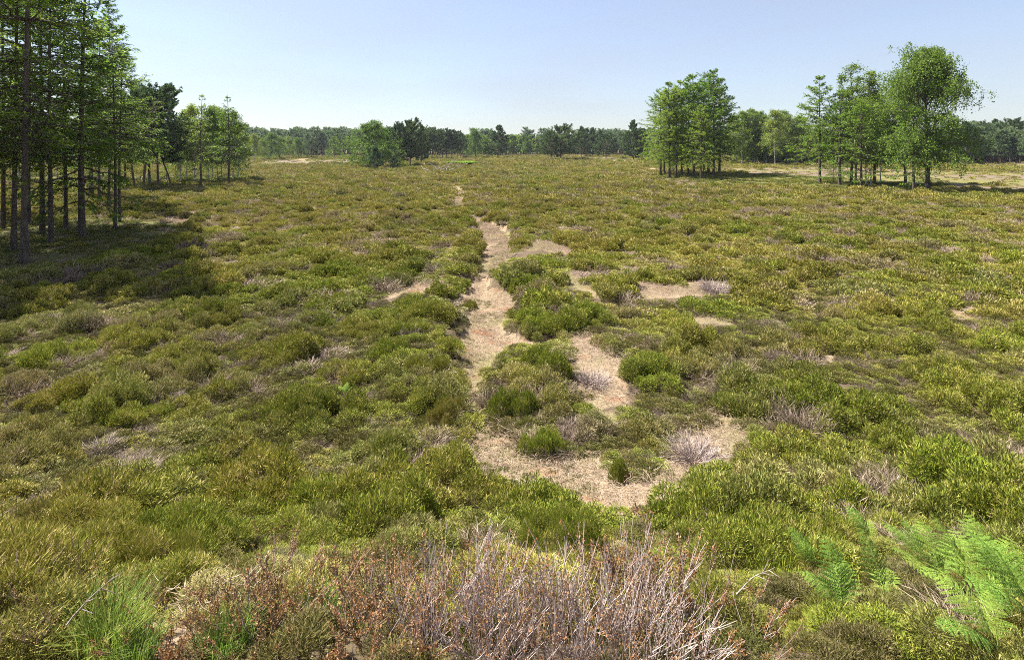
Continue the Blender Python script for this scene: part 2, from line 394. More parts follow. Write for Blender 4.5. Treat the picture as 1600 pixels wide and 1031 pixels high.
# ------------------------------------------------------------------ tree shapes
def trunk_line(r, H, sway, lean=(0, 0), N=12):
    t = np.linspace(0, 1, N)
    ph = r.random(2) * 6.28
    x = sway * np.sin(t * 3.0 + ph[0]) * t + lean[0] * t * H; y = sway * np.sin(t * 2.4 + ph[1]) * t + lean[1] * t * H
    return np.stack([x, y, t * H - 0.25 * (t == 0)], 1)
def on_line(P, h, H):
    t = np.clip(h / H, 0, 1) * (len(P) - 1); i = np.clip(t.astype(int), 0, len(P) - 2); f = (t - i)[:, None]
    return P[i] * (1 - f) + P[i + 1] * f
def trunk_mesh(name, P, r0, mat, sides=9, top=0.05, flare=1.35):
    t = np.linspace(0, 1, len(P)); R = r0 * ((1 - t) ** 0.8 * (1 - top) + top); R[0] *= flare
    V, T, A = tubes(P[None], R[None], sides); return V, T, A
def branch_lines(r, base, az, L, e0, droop, up, N=7, wig=0.06):
    s = np.linspace(0, 1, N)[None, :]
    rad = L[:, None] * s * np.cos(e0)[:, None]
    az_ = az[:, None] + (r.random((len(L), 1)) - 0.5) * 0.7 * s
    z = L[:, None] * (np.sin(e0)[:, None] * s - droop[:, None] * s ** 2 + up[:, None] * s ** 3)
    P = np.stack([np.cos(az_) * rad, np.sin(az_) * rad, z], -1) + base[:, None, :]
    P[:, 1:] += r.normal(size=(len(L), N - 1, 3)) * wig * L[:, None, None] * 0.5
    return P
def sample(P, b, s):
    N = P.shape[1]; t = s * (N - 1); i = np.clip(t.astype(int), 0, N - 2); f = (t - i)[:, None]
    return P[b, i] * (1 - f) + P[b, i + 1] * f, norm(P[b, i + 1] - P[b, i])

def larch(seed, H=15.0, cb=0.25, R=3.2, nb=120, tw=18, tf=7, leaf=0.10, r0=0.2, dead=14, lean=(0, 0), round_=0.75):
    r = np.random.default_rng(seed)
    P = trunk_line(r, H, 0.16, lean)
    tr = trunk_mesh('trunk', P, r0, M_BARK)
    K = 24; u = np.sort((np.floor(r.random(nb) ** 0.92 * K) + 0.28 * r.random(nb)) / K)
    h = (cb + (0.985 - cb) * u) * H
    az = np.arange(nb) * 2.4 + r.random(nb) * 0.9
    L = R * (1 - u) ** round_ * (0.65 + 0.35 * np.clip(u * 5, 0, 1)) * (0.6 + 0.55 * r.random(nb)) + 0.10
    e0 = np.radians(-6 + 46 * u ** 1.6 + r.normal(size=nb) * 6); droop = 0.22 * (1 - u) + 0.05 + r.random(nb) * 0.08; up = 0.14 + r.random(nb) * 0.12
    B = branch_lines(r, on_line(P, h, H), az, L, e0, droop, up)
    s = np.linspace(0, 1, 7); rb = (0.010 + 0.011 * L)[:, None] * (1 - 0.88 * s)[None, :]
    br = [tubes(B, rb, 4)]
    if dead:
        hd = (0.08 + cb * 0.95 * r.random(dead)) * H; Ld = 0.4 + r.random(dead) * R * 0.45
        D = branch_lines(r, on_line(P, hd, H), r.random(dead) * 6.28, Ld, np.radians(r.normal(size=dead) * 10 - 4), 0.2 * np.ones(dead), 0.1 * np.ones(dead), wig=0.12)
        br.append(tubes(D, (0.016 * np.ones(dead))[:, None] * (1 - 0.8 * s)[None, :], 3))
    # side twigs
    bi = np.repeat(np.arange(nb), tw); sv = 0.12 + 0.88 * r.random(len(bi)) ** 0.8
    p, t = sample(B, bi, sv)
    side = norm(np.cross(t, np.array([0, 0, 1.0]))) * np.where(r.random(len(bi)) > 0.5, 1, -1)[:, None]
    tl = np.minimum(0.95, 0.42 * L[bi]) * (1.05 - 0.65 * sv) * (0.5 + 0.8 * r.random(len(bi))) + 0.08
    dr = norm(t * (0.55 + 0.4 * r.random((len(bi), 1))) + side * (0.8 * r.random((len(bi), 1)) + 0.2) + np.array([0, 0, -0.22]) + r.normal(size=(len(bi), 3)) * 0.12)
    W = np.stack([p, p + dr * tl[:, None]], 1)
    br.append(tubes(np.stack([p, p + dr * (tl * 0.5)[:, None] + [0, 0, 0.01], p + dr * tl[:, None] - [0, 0, 0.04]], 1), np.tile(np.array([0.008, 0.005, 0.002]), (len(p), 1)), 3))
    # needle tufts along every twig
    k = np.repeat(np.arange(len(p)), tf); uu = r.random(len(k))
    o = p[k] + dr[k] * (tl[k] * uu)[:, None] + r.normal(size=(len(k), 3)) * 0.028 - np.array([0, 0, 1.0]) * (uu ** 2 * 0.06)[:, None]
    dd = norm(dr[k] * 0.7 + randdir(r, len(k)) * np.array([0.8, 0.8, 0.45]))
    ww = norm(np.cross(dd, norm(np.array([0, 0, 1.0]) + randdir(r, len(k)) * 0.6)))
    on = r.random(len(k)) < np.clip(L[bi][k] / (0.34 * R), 0.16, 1)
    k, o, dd, ww = k[on], o[on], dd[on], ww[on]
    sz = leaf * (0.6 + 0.8 * r.random(len(k)))
    cl = np.clip(0.5 + 0.22 * r.normal(size=len(p)), 0, 1)
    fo = blades(o, dd, ww, sz * 1.5, sz * 0.75, np.clip(cl[k] + r.normal(size=len(k)) * 0.15, 0, 1))
    return tr, cat(br), fo, (M_BARK, M_BARK, M_LARCH)

def pine(seed, H=12.0, cb=0.2, R=3.0, nb=46, sub=7, clump=3, needles=26, nl=0.22, shape='cone', r0=0.17, lean=(0, 0), mat=None, dead=6):
    r = np.random.default_rng(seed)
    P = trunk_line(r, H, 0.35, lean)
    tr = trunk_mesh('trunk', P, r0, M_PBARK)
    u = np.sort(r.random(nb)); h = (cb + (0.98 - cb) * u) * H
    az = np.arange(nb) * 2.4 + r.random(nb) * 1.0
    prof = (1 - u) ** 0.8 * (0.7 + 0.3 * np.clip(u * 4, 0, 1)) if shape == 'cone' else np.sqrt(np.clip(1 - (np.abs(u - 0.35) / 0.72) ** 2, 0.02, 1))
    L = R * prof * (0.7 + 0.45 * r.random(nb)) + 0.25
    e0 = np.radians(5 + 45 * u + r.normal(size=nb) * 7)
    B = branch_lines(r, on_line(P, h, H), az, L, e0, 0.15 + 0 * u, 0.22 + 0.1 * r.random(nb), wig=0.09)
    s = np.linspace(0, 1, 7); br = [tubes(B, (0.014 + 0.013 * L)[:, None] * (1 - 0.85 * s)[None, :], 4)]
    if dead:
        hd = (0.12 + cb * 0.9 * r.random(dead)) * H
        D = branch_lines(r, on_line(P, hd, H), r.random(dead) * 6.28, 0.5 + r.random(dead) * R * 0.5, np.radians(r.normal(size=dead) * 12), 0.2 * np.ones(dead), 0.1 * np.ones(dead), wig=0.2)
        br.append(tubes(D, 0.022 * np.ones((dead, 1)) * (1 - 0.8 * s)[None, :], 3))
    bi = np.repeat(np.arange(nb), sub); sv = 0.28 + 0.72 * r.random(len(bi)) ** 0.7
    p, t = sample(B, bi, sv); side = norm(np.cross(t, np.array([0, 0, 1.0]))) * np.where(r.random(len(bi)) > 0.5, 1, -1)[:, None]
    dr = norm(t * 0.7 + side * (0.9 * r.random((len(bi), 1))) + np.array([0, 0, 0.35]) + r.normal(size=(len(bi), 3)) * 0.15)
    tl = (0.18 + 0.22 * L[bi]) * (0.6 + 0.7 * r.random(len(bi)))
    e = p + dr * tl[:, None]
    br.append(tubes(np.stack([p, (p + e) / 2 + [0, 0, 0.01], e], 1), np.tile(np.array([0.016, 0.011, 0.005]), (len(p), 1)), 3))
    k = np.repeat(np.arange(len(p)), clump * needles)
    q = np.tile(np.repeat(np.linspace(0.35, 1.0, clump), needles), len(p))
    o = p[k] + dr[k] * (tl[k] * q)[:, None]
    dd = norm(dr[k] * 0.55 + randdir(r, len(k)) + np.array([0, 0, 0.25]))
    sz = nl * (0.7 + 0.6 * r.random(len(k)))
    cl = np.clip(0.45 + 0.22 * r.normal(size=len(p)), 0, 1)
    fo = blades(o, dd, perp(dd, r), sz, sz * 0.30, np.clip(cl[k] + r.normal(size=len(k)) * 0.14, 0, 1))
    return tr, cat(br), fo, (M_PBARK, M_PBARK, mat or M_PINE)

def birch(seed, H=12.0, cb=0.25, R=2.6, nb=40, sub=9, twl=3, lv=26, leaf=0.10, r0=0.13, lean=(0, 0), mat=None, bark=None, droop=0.5, widest=0.35, e_lo=38, sp=0.16, lv0=0.6, s_lo=0.2):
    r = np.random.default_rng(seed)
    P = trunk_line(r, H, 0.4, lean)
    tr = trunk_mesh('trunk', P, r0, bark or M_BBARK, top=0.06)
    u = np.sort(r.random(nb)); h = (cb + (0.96 - cb) * u) * H
    prof = np.sqrt(np.clip(1 - ((u - widest) / (1.03 - widest * 0.4)) ** 2, 0.03, 1)) * np.clip(1.25 - 0.7 * u, 0, 1)
    L = R * prof * (lv0 + (1.75 - 2 * lv0) * r.random(nb)) + 0.25
    e0 = np.radians(e_lo + 26 * u + r.normal(size=nb) * 8)
    B = branch_lines(r, on_line(P, h, H), np.arange(nb) * 2.4 + r.random(nb), L, e0, 0.35 + 0.25 * r.random(nb), 0 * u, wig=0.09)
    s = np.linspace(0, 1, 7); br = [tubes(B, (0.008 + 0.014 * L)[:, None] * (1 - 0.85 * s)[None, :], 4)]
    bi = np.repeat(np.arange(nb), sub); sv = s_lo + (1 - s_lo) * r.random(len(bi)) ** 0.75
    p, t = sample(B, bi, sv)
    dr = norm(t * 0.6 + randdir(r, len(bi)) * 0.9); tl = (0.2 + 0.26 * L[bi]) * (0.5 + 0.8 * r.random(len(bi)))
    e = p + dr * tl[:, None]; dn = e - np.array([0, 0, 1.0]) * (droop * tl * (0.5 + r.random(len(bi))))[:, None]
    br.append(tubes(np.stack([p, e, dn], 1), np.tile(np.array([0.011, 0.007, 0.003]), (len(p), 1)), 3))
    k = np.repeat(np.arange(len(p)), lv); q = r.random(len(k))[:, None]
    o = np.where(q < 0.5, p[k] + (e[k] - p[k]) * q * 2, e[k] + (dn[k] - e[k]) * (q - 0.5) * 2) + r.normal(size=(len(k), 3)) * sp
    dd = norm(randdir(r, len(k)) + np.array([0, 0, -0.5])); sz = leaf * (0.6 + 0.8 * r.random(len(k)))
    cl = np.clip(0.5 + 0.22 * r.normal(size=len(p)), 0, 1)
    fo = blades(o, dd, perp(dd, r), sz * 1.25, sz * 0.9, np.clip(cl[k] + r.normal(size=len(k)) * 0.16, 0, 1))
    return tr, cat(br), fo, (bark or M_BBARK, bark or M_BBARK, mat or M_BIRCH)

class Tree:
    def __init__(self, kind, built, H):
        tr, br, fo, mats = built; self.H = float(np.percentile(fo[0][:, 2], 99.97)); self.kind = kind
        self.trunk = mesh('trunk', *tr[:2], mats[0], tr[2], True)
        self.limbs = mesh('limbs', *br[:2], mats[1], br[2], True)
        self.crown = mesh('crown', *fo[:2], mats[2], fo[2])
    def plant(self, x, y, H, rz, label, category='tree', group=None, wide=1.0):
        s = H / self.H
        root = link(self.kind, None, loc=(x, y, float(ground_z(np.array([x]), np.array([y]))[0]) - 0.05), rz=rz, sc=(s * wide, s * wide, s), label=label, category=category)
        root.empty_display_size = 0.3
        if group: root['group'] = group
        link('trunk', self.trunk, root); link('limbs', self.limbs, root); link('crown', self.crown, root)
        return root

TALL = [Tree('larch_tree', larch(101, 16, 0.28, 3.8, 98, 18, 9, 0.082, 0.115, 34), 16), Tree('larch_tree', larch(102, 16, 0.22, 3.6, 96, 18, 9, 0.082, 0.10, 34), 16),
        Tree('larch_tree', larch(103, 13, 0.38, 3.4, 88, 17, 7, 0.080, 0.10, 6), 13)]
FULL = [Tree('larch_tree', larch(111, 16, 0.19, 5.6, 100, 19, 10, 0.12, 0.2, 6, round_=0.62), 16), Tree('larch_tree', larch(112, 15, 0.17, 5.0, 96, 19, 10, 0.12, 0.18, 6, round_=0.68), 15),
        Tree('larch_tree', larch(113, 14, 0.20, 4.7, 90, 18, 10, 0.12, 0.17, 8, round_=0.7), 14)]
SPARSE = [Tree('larch_tree', larch(121, 12, 0.12, 3.0, 80, 12, 5, 0.11, 0.14, 12, round_=0.85), 12), Tree('larch_tree', larch(122, 11, 0.12, 3.3, 72, 14, 6, 0.11, 0.13, 8, round_=0.7), 11)]
CONE = [Tree('pine_tree', pine(201, 12, 0.10, 4.4, 74, 9, 3, 16, 0.34, 'cone', 0.19), 12), Tree('pine_tree', pine(202, 12, 0.08, 4.0, 70, 9, 3, 16, 0.34, 'cone', 0.18), 12)]
ROUND = [Tree('pine_tree', pine(211, 10, 0.12, 4.9, 66, 9, 3, 16, 0.36, 'round', 0.18), 10), Tree('pine_tree', pine(212, 12, 0.30, 3.7, 50, 8, 3, 16, 0.36, 'round', 0.17), 12),
         Tree('pine_tree', pine(213, 11, 0.28, 3.9, 48, 8, 3, 18, 0.28, 'round', 0.16, (0.10, 0.02)), 11)]
LEAN = [Tree('pine_tree', pine(221, 9, 0.42, 3.2, 36, 8, 3, 18, 0.28, 'round', 0.16, (-0.32, 0.0)), 9), Tree('pine_tree', pine(222, 10, 0.40, 3.2, 36, 8, 3, 18, 0.28, 'round', 0.15, (0.16, 0.04)), 10)]
YOUNG = [Tree('young_pine', pine(231, 4.5, 0.03, 1.7, 44, 7, 2, 14, 0.26, 'cone', 0.06, mat=M_YPINE, dead=0), 4.5)]
BIRCH = [Tree('birch_tree', birch(301, 11, 0.22, 3.2, 36, 9, 3, 38, 0.13, 0.10), 11), Tree('birch_tree', birch(302, 11, 0.26, 2.9, 34, 9, 3, 36, 0.13, 0.09), 11),
         Tree('birch_tree', birch(303, 10, 0.3, 2.5, 30, 8, 3, 30, 0.12, 0.07), 10)]
BIG = [Tree('birch_tree', birch(311, 16, 0.12, 7.4, 54, 19, 3, 58, 0.14, 0.26, bark=M_BARK, droop=0.55, mat=M_OAK, e_lo=46, sp=0.17, widest=0.5, lv0=0.55, s_lo=0.38), 16),
       Tree('birch_tree', birch(312, 13, 0.16, 4.8, 36, 13, 3, 34, 0.12, 0.13, bark=M_BARK, droop=0.6, mat=M_BIRCH, e_lo=44, sp=0.15, widest=0.45, lv0=0.45, s_lo=0.3), 13)]
BROAD = [Tree('broadleaf_tree', birch(321, 10, 0.05, 5.8, 40, 15, 3, 34, 0.17, 0.2, bark=M_BARK, droop=0.3, mat=M_OAK, widest=0.3, e_lo=26, sp=0.20, lv0=0.4, s_lo=0.3), 10),
         Tree('broadleaf_tree', birch(322, 12, 0.16, 5.2, 38, 13, 3, 30, 0.18, 0.2, bark=M_BARK, droop=0.3, mat=M_OAK, widest=0.35, e_lo=28, sp=0.20, lv0=0.4, s_lo=0.3), 12)]

rt = random.Random(4)
ORD = ['first', 'second', 'third', 'fourth', 'fifth', 'sixth', 'seventh', 'eighth', 'ninth', 'tenth', 'eleventh', 'twelfth']
def tree(T, px, by, top, label, group=None, wide=1.0, rz=None, category='tree', H=None):
    x, y = at(px, by)
    if H is None: H = CAM_Z - float(base_z(x, y)) + (HORIZON - top) * y / F_PX
    return T.plant(x, y, H, rt.random() * 6.28 if rz is None else rz, label, category, group, wide)

G = 'larches standing in the left wood'
tree(TALL[0], 38, 412, 0, 'tall larch with the thickest grey trunk, nearest of the left wood', G, H=15.5, rz=0.6)
tree(TALL[1], 21, 392, 0, 'tall larch with slimmer dark trunk just behind the thickest one', G, H=15, rz=2.0)
tree(TALL[1], 80, 383, 0, 'larch with slender dark trunk third from the edge of the left wood', G, H=14.5, rz=4.1)
tree(SPARSE[1], 128, 371, 40, 'larch with low spreading green branches over a curved trunk foot', G, H=13.5, rz=1.2, wide=0.85)
tree(TALL[0], 66, 365, 0, 'larch deeper in the left wood, between two dark trunks', G, H=15, rz=3.3)
tree(TALL[1], 103, 357, 0, 'larch at the back of the left wood, half hidden by low branches', G, H=14.5, rz=5.4)
tree(TALL[1], 5, 357, 0, 'larch at the picture edge, back row of the left wood', G, H=15.5, rz=0.2)
tree(TALL[2], 180, 358, 50, 'larch with clean grey lower trunk on the open side of the left wood', G, rz=0.9)
tree(TALL[2], 187, 348, 78, 'larch whose trunk shows just behind the clean grey trunk', G, rz=3.6)
for (x, y, H, T, rz) in [(-23.0, 20.5, 16, TALL[0], 1.0), (-21.0, 17.0, 14.5, TALL[1], 2.5), (-25.5, 17.5, 15.5, TALL[0], 4.0), (-24.2, 23.6, 15.5, TALL[1], 0.8), (-19.5, 19.2, 13.5, TALL[1], 3.3), (-19.0, 16.6, 13.0, TALL[0], 5.3), (-28, 25, 16, TALL[1], 4.5), (-27, 30, 15, TALL[0], 0.4), (-33, 33, 15, TALL[1], 3.0)]:
    T.plant(x, y, H, rz, 'larch beyond the left picture edge, casting shade on the heather', 'tree', G)
for (x, y, H, T, rz, lb) in [(-27, 36, 14, TALL[1], 1.7, 'larch in the shaded depth of the left wood behind slim trunks'), (-31.5, 41, 14, TALL[0], 0.1, 'larch in the deepest row of the left wood'),
                             (-36, 46, 14, SPARSE[0], 2.2, 'thin larch seen between trunks far inside the left wood')]:
    T.plant(x, y, H, rz, lb, 'tree', G)

G = 'pines at the far end of the left wood'
tree(LEAN[1], 211, 294, 150, 'pine leaning over dead branches at the end of the left wood', G, rz=3.0)
tree(ROUND[2], 224, 295, 125, 'pine with leaning trunk and the tallest dark crown of its group', G, rz=0.1)
tree(ROUND[1], 234, 289, 128, 'upright pine behind the leaning dark crowned pines', G)
tree(ROUND[2], 247, 292, 140, 'dark pine with bent trunk beside the strongly slanting one', G, rz=2.6)
tree(LEAN[0], 268, 290, 182, 'pine with strongly slanting trunk at the open edge', G, rz=0.0)
tree(ROUND[1], 196, 288, 135, 'pine partly hidden behind the near larches', G)
G = 'larches and birches in the small grove right of the left wood'
tree(SPARSE[0], 314, 290, 147, 'spire topped larch on the near side of the small grove', G, rz=1.0)
tree(SPARSE[0], 357, 287, 149, 'spire topped larch at the right end of the small grove', G, rz=3.8, wide=1.1)
for i, (px, by, top) in enumerate([(283, 284, 172), (292, 281, 168), (303, 285, 160), (326, 283, 165), (333, 280, 162), (346, 281, 168), (364, 281, 170), (372, 279, 190), (275, 280, 185), (340, 278, 170)]):
    tree(BIRCH[i % 3], px, by, top, '%s slender birch from the left inside the grove of spire topped larches' % ORD[sorted([283, 292, 303, 326, 333, 346, 364, 372, 275, 340]).index(px)], G)
G = 'trees seen behind the left wood'
for (px, by, top, T, lb) in [(30, 283, 150, BIRCH[0], 'light green birch glimpsed behind the near larch trunks'), (90, 281, 155, BIRCH[1], 'birch glimpsed behind the middle of the left wood'), (150, 283, 160, BIRCH[0], 'birch glimpsed behind the low larch branches'),
                             (172, 279, 165, BIRCH[1], 'birch glimpsed beside the clean grey trunk')]:
    tree(T, px, by, top, lb, G)

G = 'larches of the dense clump right of centre'
for i, (px, by, top, lb) in enumerate([
    (1032, 274.5, 138, 'larch at the left edge of the dense clump, lit pale green'), (1046, 278, 128, 'larch with thick trunk second from left in the dense clump'),
    (1057, 278, 150, 'shorter larch in front of the dense clump'), (1095, 281, 165, 'short larch with drooping dark branches nearest in the dense clump'),
    (1084, 276, 116, 'tall larch in the middle of the dense clump'), (1115, 274.5, 108, 'tallest larch with pale trunk on the right of the dense clump'),
    (1038, 272, 140, None), (1065, 275, 125, None), (1075, 274, 120, None), (1100, 272, 112, None), (1107, 272, 116, None), (1124, 271, 122, 'larch with long bare tipped branches at the right edge of the clump'), (1052, 270, 130, None)]):
    tree(FULL[i % 3], px, by, top, lb or '%s shaded inner trunk from the left in the dense larch clump' % ORD[sorted([1038, 1065, 1075, 1100, 1107, 1052]).index(px)], G, wide=0.78 + 0.25 * rt.random())
G = 'birches of the wood between the larch clump and the right grove'
for i, (px, by, top) in enumerate([(1143, 256, 182), (1150, 255, 178), (1160, 257, 172), (1170, 255, 176), (1178, 257, 168), (1186, 256, 172), (1197, 257, 178), (1211, 259, 170), (1222, 256, 172), (1231, 257, 178), (1243, 256, 180), (1256, 255, 182)]):
    tree(BIRCH[i % 2], px, by, top, 'birch with large bright trunk before the birch wood' if px == 1211 else '%s slim birch from the left in the row behind larch clump and right grove' % ORD[i], G, wide=1.2)
G = 'trees of the right grove'
tree(FULL[2], 1281, 286, 117, 'larch with dark trunk and domed top at the left of the right grove', G, wide=1.0, rz=0.5)
tree(SPARSE[1], 1302, 286, 235, 'small thin larch sapling beside the domed larch', G, wide=0.9)
tree(SPARSE[0], 1312, 290, 140, 'thin larch with layered branches second from left in the right grove', G, wide=1.25)
tree(BIG[1], 1330, 287, 98, 'birch with dark divided trunk and pale airy top in the right grove', G, wide=1.25)
tree(BIG[1], 1337, 285, 118, 'birch leaning from the same foot as the divided trunk', G, rz=2.0)
tree(SPARSE[1], 1346, 293, 152, 'larch with pale straight trunk in the middle of the right grove', G, wide=1.15)
tree(BIRCH[2], 1353, 289, 150, 'bent slim birch beside the pale straight trunk', G)
tree(BIRCH[2], 1361, 291, 160, 'second bent slim birch right of the pale straight trunk', G, rz=1.0)
tree(BIG[1], 1366, 287, 108, 'birch with grey airy crown behind the bent slim trunks', G, rz=4.0, wide=1.25)
tree(BIRCH[2], 1376, 287, 170, 'slim birch slanting strongly to the right', G, rz=3.2)
tree(SPARSE[1], 1428, 298, 160, 'larch with low layered branches before the biggest birch', G, wide=1.3, rz=0.8)
tree(BIG[0], 1450, 297, 66, 'biggest broad crowned birch of the right grove with thick dark trunk', G, rz=4.4, wide=1.0)
tree(BIG[0], 1415, 286, 112, 'leafy birch behind the biggest one', G, rz=3.1, wide=0.75)
G = 'pines beyond the pale strip'
for i, (px, by, top) in enumerate([(1511, 256, 190), (1530, 253, 188), (1543, 252, 192), (1556, 252, 186), (1567, 252, 190), (1582, 253, 184), (1598, 252, 190), (1612, 253, 188), (1630, 253, 187), (1494, 252, 192)]):
    tree(ROUND[1] if i % 3 else CONE[0], px, by, top, '%s pine from the left with bare trunk beyond the pale strip' % ORD[sorted([1511, 1530, 1543, 1556, 1567, 1582, 1598, 1612, 1630, 1494]).index(px)], G)

G = 'trees of the clump left of centre'
tree(BROAD[0], 578, 262, 187, 'bright green broad tree reaching to the ground left of dark pines', G, rz=0.7, wide=1.15)
tree(BROAD[0], 598, 260, 195, 'green broad tree against the left of the dark pines', G, rz=2.9)
tree(YOUNG[0], 585, 265, 228, 'young grey green pine before the bright broad tree', G, wide=0.95)
tree(YOUNG[0], 617, 263, 244, 'smaller young pine before the dark pines', G, wide=1.1)
tree(ROUND[0], 624, 259, 190, 'dark dense pine in the middle of the clump', G, rz=0.3, wide=1.0)
tree(ROUND[0], 641, 259, 183, 'tallest dark dense pine of the clump', G, rz=2.3, wide=0.9)
tree(CONE[0], 658, 256, 194, 'dark pine with bare trunk foot at the right end of the clump', G, wide=0.75)
G = 'pines in the row behind the clump'
for i, (px, by, top) in enumerate([(668, 249, 200), (675, 248, 198), (683, 249, 201), (691, 248, 203), (698, 248, 200), (706, 248, 202), (714, 248, 203), (720, 247.5, 208)]):
    tree(ROUND[1], px, by, top, '%s pine from the left in the even row behind the centre clump' % ORD[i], G, wide=1.1)
G = 'single trees before the far wood'
tree(BROAD[1], 743, 246.5, 199, 'round topped tree left of the conical pine', G, wide=1.1)
tree(CONE[1], 778, 246.5, 195, 'single conical pine behind the sandy mound', G, wide=1.35)
tree(ROUND[0], 876, 250, 193, 'broad round pine with dark base and short trunk', G, wide=1.4, rz=1.0)
tree(ROUND[0], 861, 250.5, 203, 'smaller round pine joined to the broad round one', G)
tree(ROUND[0], 947, 248, 207, 'low rounded pine with branches to the ground', G, wide=1.3, rz=2.0)
tree(CONE[0], 990, 251, 187, 'ragged topped pine beside the larch clump', G)
tree(CONE[1], 1003, 251, 200, 'pine tucked behind the ragged topped one', G)
for i, (px, by, top) in enumerate([(908, 246, 197), (917, 245, 200), (926, 245, 199), (936, 245, 203)]):
    tree(CONE[i % 2], px, by, top, '%s dark pine from the left in the row between two round pines' % ORD[i], G)
tree(BROAD[1], 523, 248, 213, 'dark round tree standing alone left of the centre clump', G, wide=0.9)
tree(ROUND[0], 487, 247, 218, 'flat topped pine at the end of the yellow track', G)
for i, (px, by, top) in enumerate([(398, 254, 208), (423, 250, 207), (411, 252, 215), (437, 249, 213), (452, 248, 212), (466, 247.5, 214)]):
    tree(BROAD[1] if i % 2 else BIRCH[0], px, by, top, '%s leafy tree from the left at the edge of the far left wood' % ORD[sorted([398, 423, 411, 437, 452, 466]).index(px)], G, wide=1.1)

# ------------------------------------------------------------------ scattered cover: one object each, points with an instance per point
def proto_collection(name, meshes):
    col = bpy.data.collections.new(name)
    for i, me in enumerate(meshes):
        o = bpy.data.objects.new('%s_%02d' % (name, i), me); col.objects.link(o)
    return col
def scatter(name, col, pos, rot, scl, idx, tint, **props):
    me = bpy.data.meshes.new(name); n = len(pos)
    me.vertices.add(n); me.vertices.foreach_set('co', np.ascontiguousarray(pos, np.float32).ravel())
    for k, v in (('rot', rot), ('scl', scl), ('tint', tint)):
        a_ = me.attributes.new(k, 'FLOAT_VECTOR', 'POINT'); a_.data.foreach_set('vector', np.ascontiguousarray(v, np.float32).ravel())
    a_ = me.attributes.new('idx', 'INT', 'POINT'); a_.data.foreach_set('value', np.ascontiguousarray(idx, np.int32))
    ng = bpy.data.node_groups.new(name, 'GeometryNodeTree')
    ng.interface.new_socket('Geometry', in_out='INPUT', socket_type='NodeSocketGeometry'); ng.interface.new_socket('Geometry', in_out='OUTPUT', socket_type='NodeSocketGeometry')
    N, L = ng.nodes, ng.links
    gi = N.new('NodeGroupInput'); go = N.new('NodeGroupOutput'); ip = N.new('GeometryNodeInstanceOnPoints'); ci = N.new('GeometryNodeCollectionInfo')
    ci.inputs['Collection'].default_value = col; ci.inputs['Separate Children'].default_value = True; ci.inputs['Reset Children'].default_value = True
    def na(nm, dt):
        q = N.new('GeometryNodeInputNamedAttribute'); q.data_type = dt; q.inputs['Name'].default_value = nm; return q.outputs['Attribute']
    e2r = N.new('FunctionNodeEulerToRotation'); L.new(na('rot', 'FLOAT_VECTOR'), e2r.inputs[0])
    L.new(gi.outputs[0], ip.inputs['Points']); L.new(ci.outputs[0], ip.inputs['Instance']); ip.inputs['Pick Instance'].default_value = True
    L.new(na('idx', 'INT'), ip.inputs['Instance Index']); L.new(e2r.outputs[0], ip.inputs['Rotation']); L.new(na('scl', 'FLOAT_VECTOR'), ip.inputs['Scale'])
    L.new(ip.outputs[0], go.inputs[0])
    o = link(name, me, **props); md = o.modifiers.new('scatter', 'NODES'); md.node_group = ng
    return o

# far wood: a mass nobody could count
def solid_tree(built):
    tr, br, fo, mats = built
    n = len(tr[1])
    V, T, A = cat([tr, fo]); me = mesh('wood_tree', V, T, mats[0], A); me.materials.append(mats[2])
    mi = np.ones(len(T), np.int32); mi[:n] = 0; me.polygons.foreach_set('material_index', mi); return me
M_WPINE = foliage_mat('wood_pine_needles', (0.075, 0.120, 0.050), (0.125, 0.185, 0.078), (0.190, 0.255, 0.115), 0.42)  # paler and bluer than the nearer pines: distance haze put into the colour
wood_col = proto_collection('far_tree', [solid_tree(b) for b in [
    pine(401, 12, 0.3, 2.8, 30, 6, 2, 9, 0.6, 'round', 0.2, mat=M_WPINE), pine(402, 12, 0.25, 2.6, 34, 6, 2, 9, 0.55, 'cone', 0.2, mat=M_WPINE), pine(403, 13, 0.35, 2.6, 28, 6, 2, 9, 0.6, 'round', 0.2, mat=M_WPINE),
    birch(404, 11, 0.2, 3.2, 30, 7, 3, 12, 0.42, 0.16, bark=M_BARK, mat=M_OAK), birch(405, 11, 0.25, 2.8, 30, 7, 3, 12, 0.40, 0.14, mat=M_BIRCH)]])
wx, wy, wi, wh = [], [], [], []
rw = np.random.default_rng(8)
for row in range(9):
    for px in np.arange(-500, 2100, 5.2):
        p = px + rw.normal() * 4
        d0 = 262 + 30 * vnoise(px, 0, 160) - 40 * smooth(430, 380, px) - 120 * smooth(1120, 1170, px) + 15 * smooth(800, 860, px) * (1 - smooth(1000, 1100, px))
        d = d0 + row * 9 + rw.normal() * 4
        x = (p - 800) * d / F_PX
        if px < 300 and rw.random() < 0.3: continue
        broad = vnoise(px, row * 3.0, 60) > (0.44 if px < 540 or 770 < px < 850 or px > 1100 else 0.62)
        if px > 1480: broad = False
        wx.append(x); wy.append(d); wi.append(rw.integers(3, 5) if broad else rw.integers(0, 3)); wh.append((0.66 + 0.38 * rw.random() ** 1.3 + 0.022 * row) * (0.93 if broad else 1.0))
wx, wy, wh = map(np.array, (wx, wy, wh)); n = len(wx)
wh = wh * np.where(wx > 60, np.where(wy < 250, 0.86, 1.0), 1.0)
scatter('far_wood', wood_col, np.stack([wx, wy, ground_z(wx, wy) - 0.1], 1), np.stack([0 * wx, 0 * wx, rw.random(n) * 6.28], 1), np.stack([wh * 1.1, wh * 1.1, wh], 1), np.array(wi), np.ones((n, 3)),
        label='distant mixed wood of pines and birches along the horizon', category='wood', kind='stuff')
#@@PART3

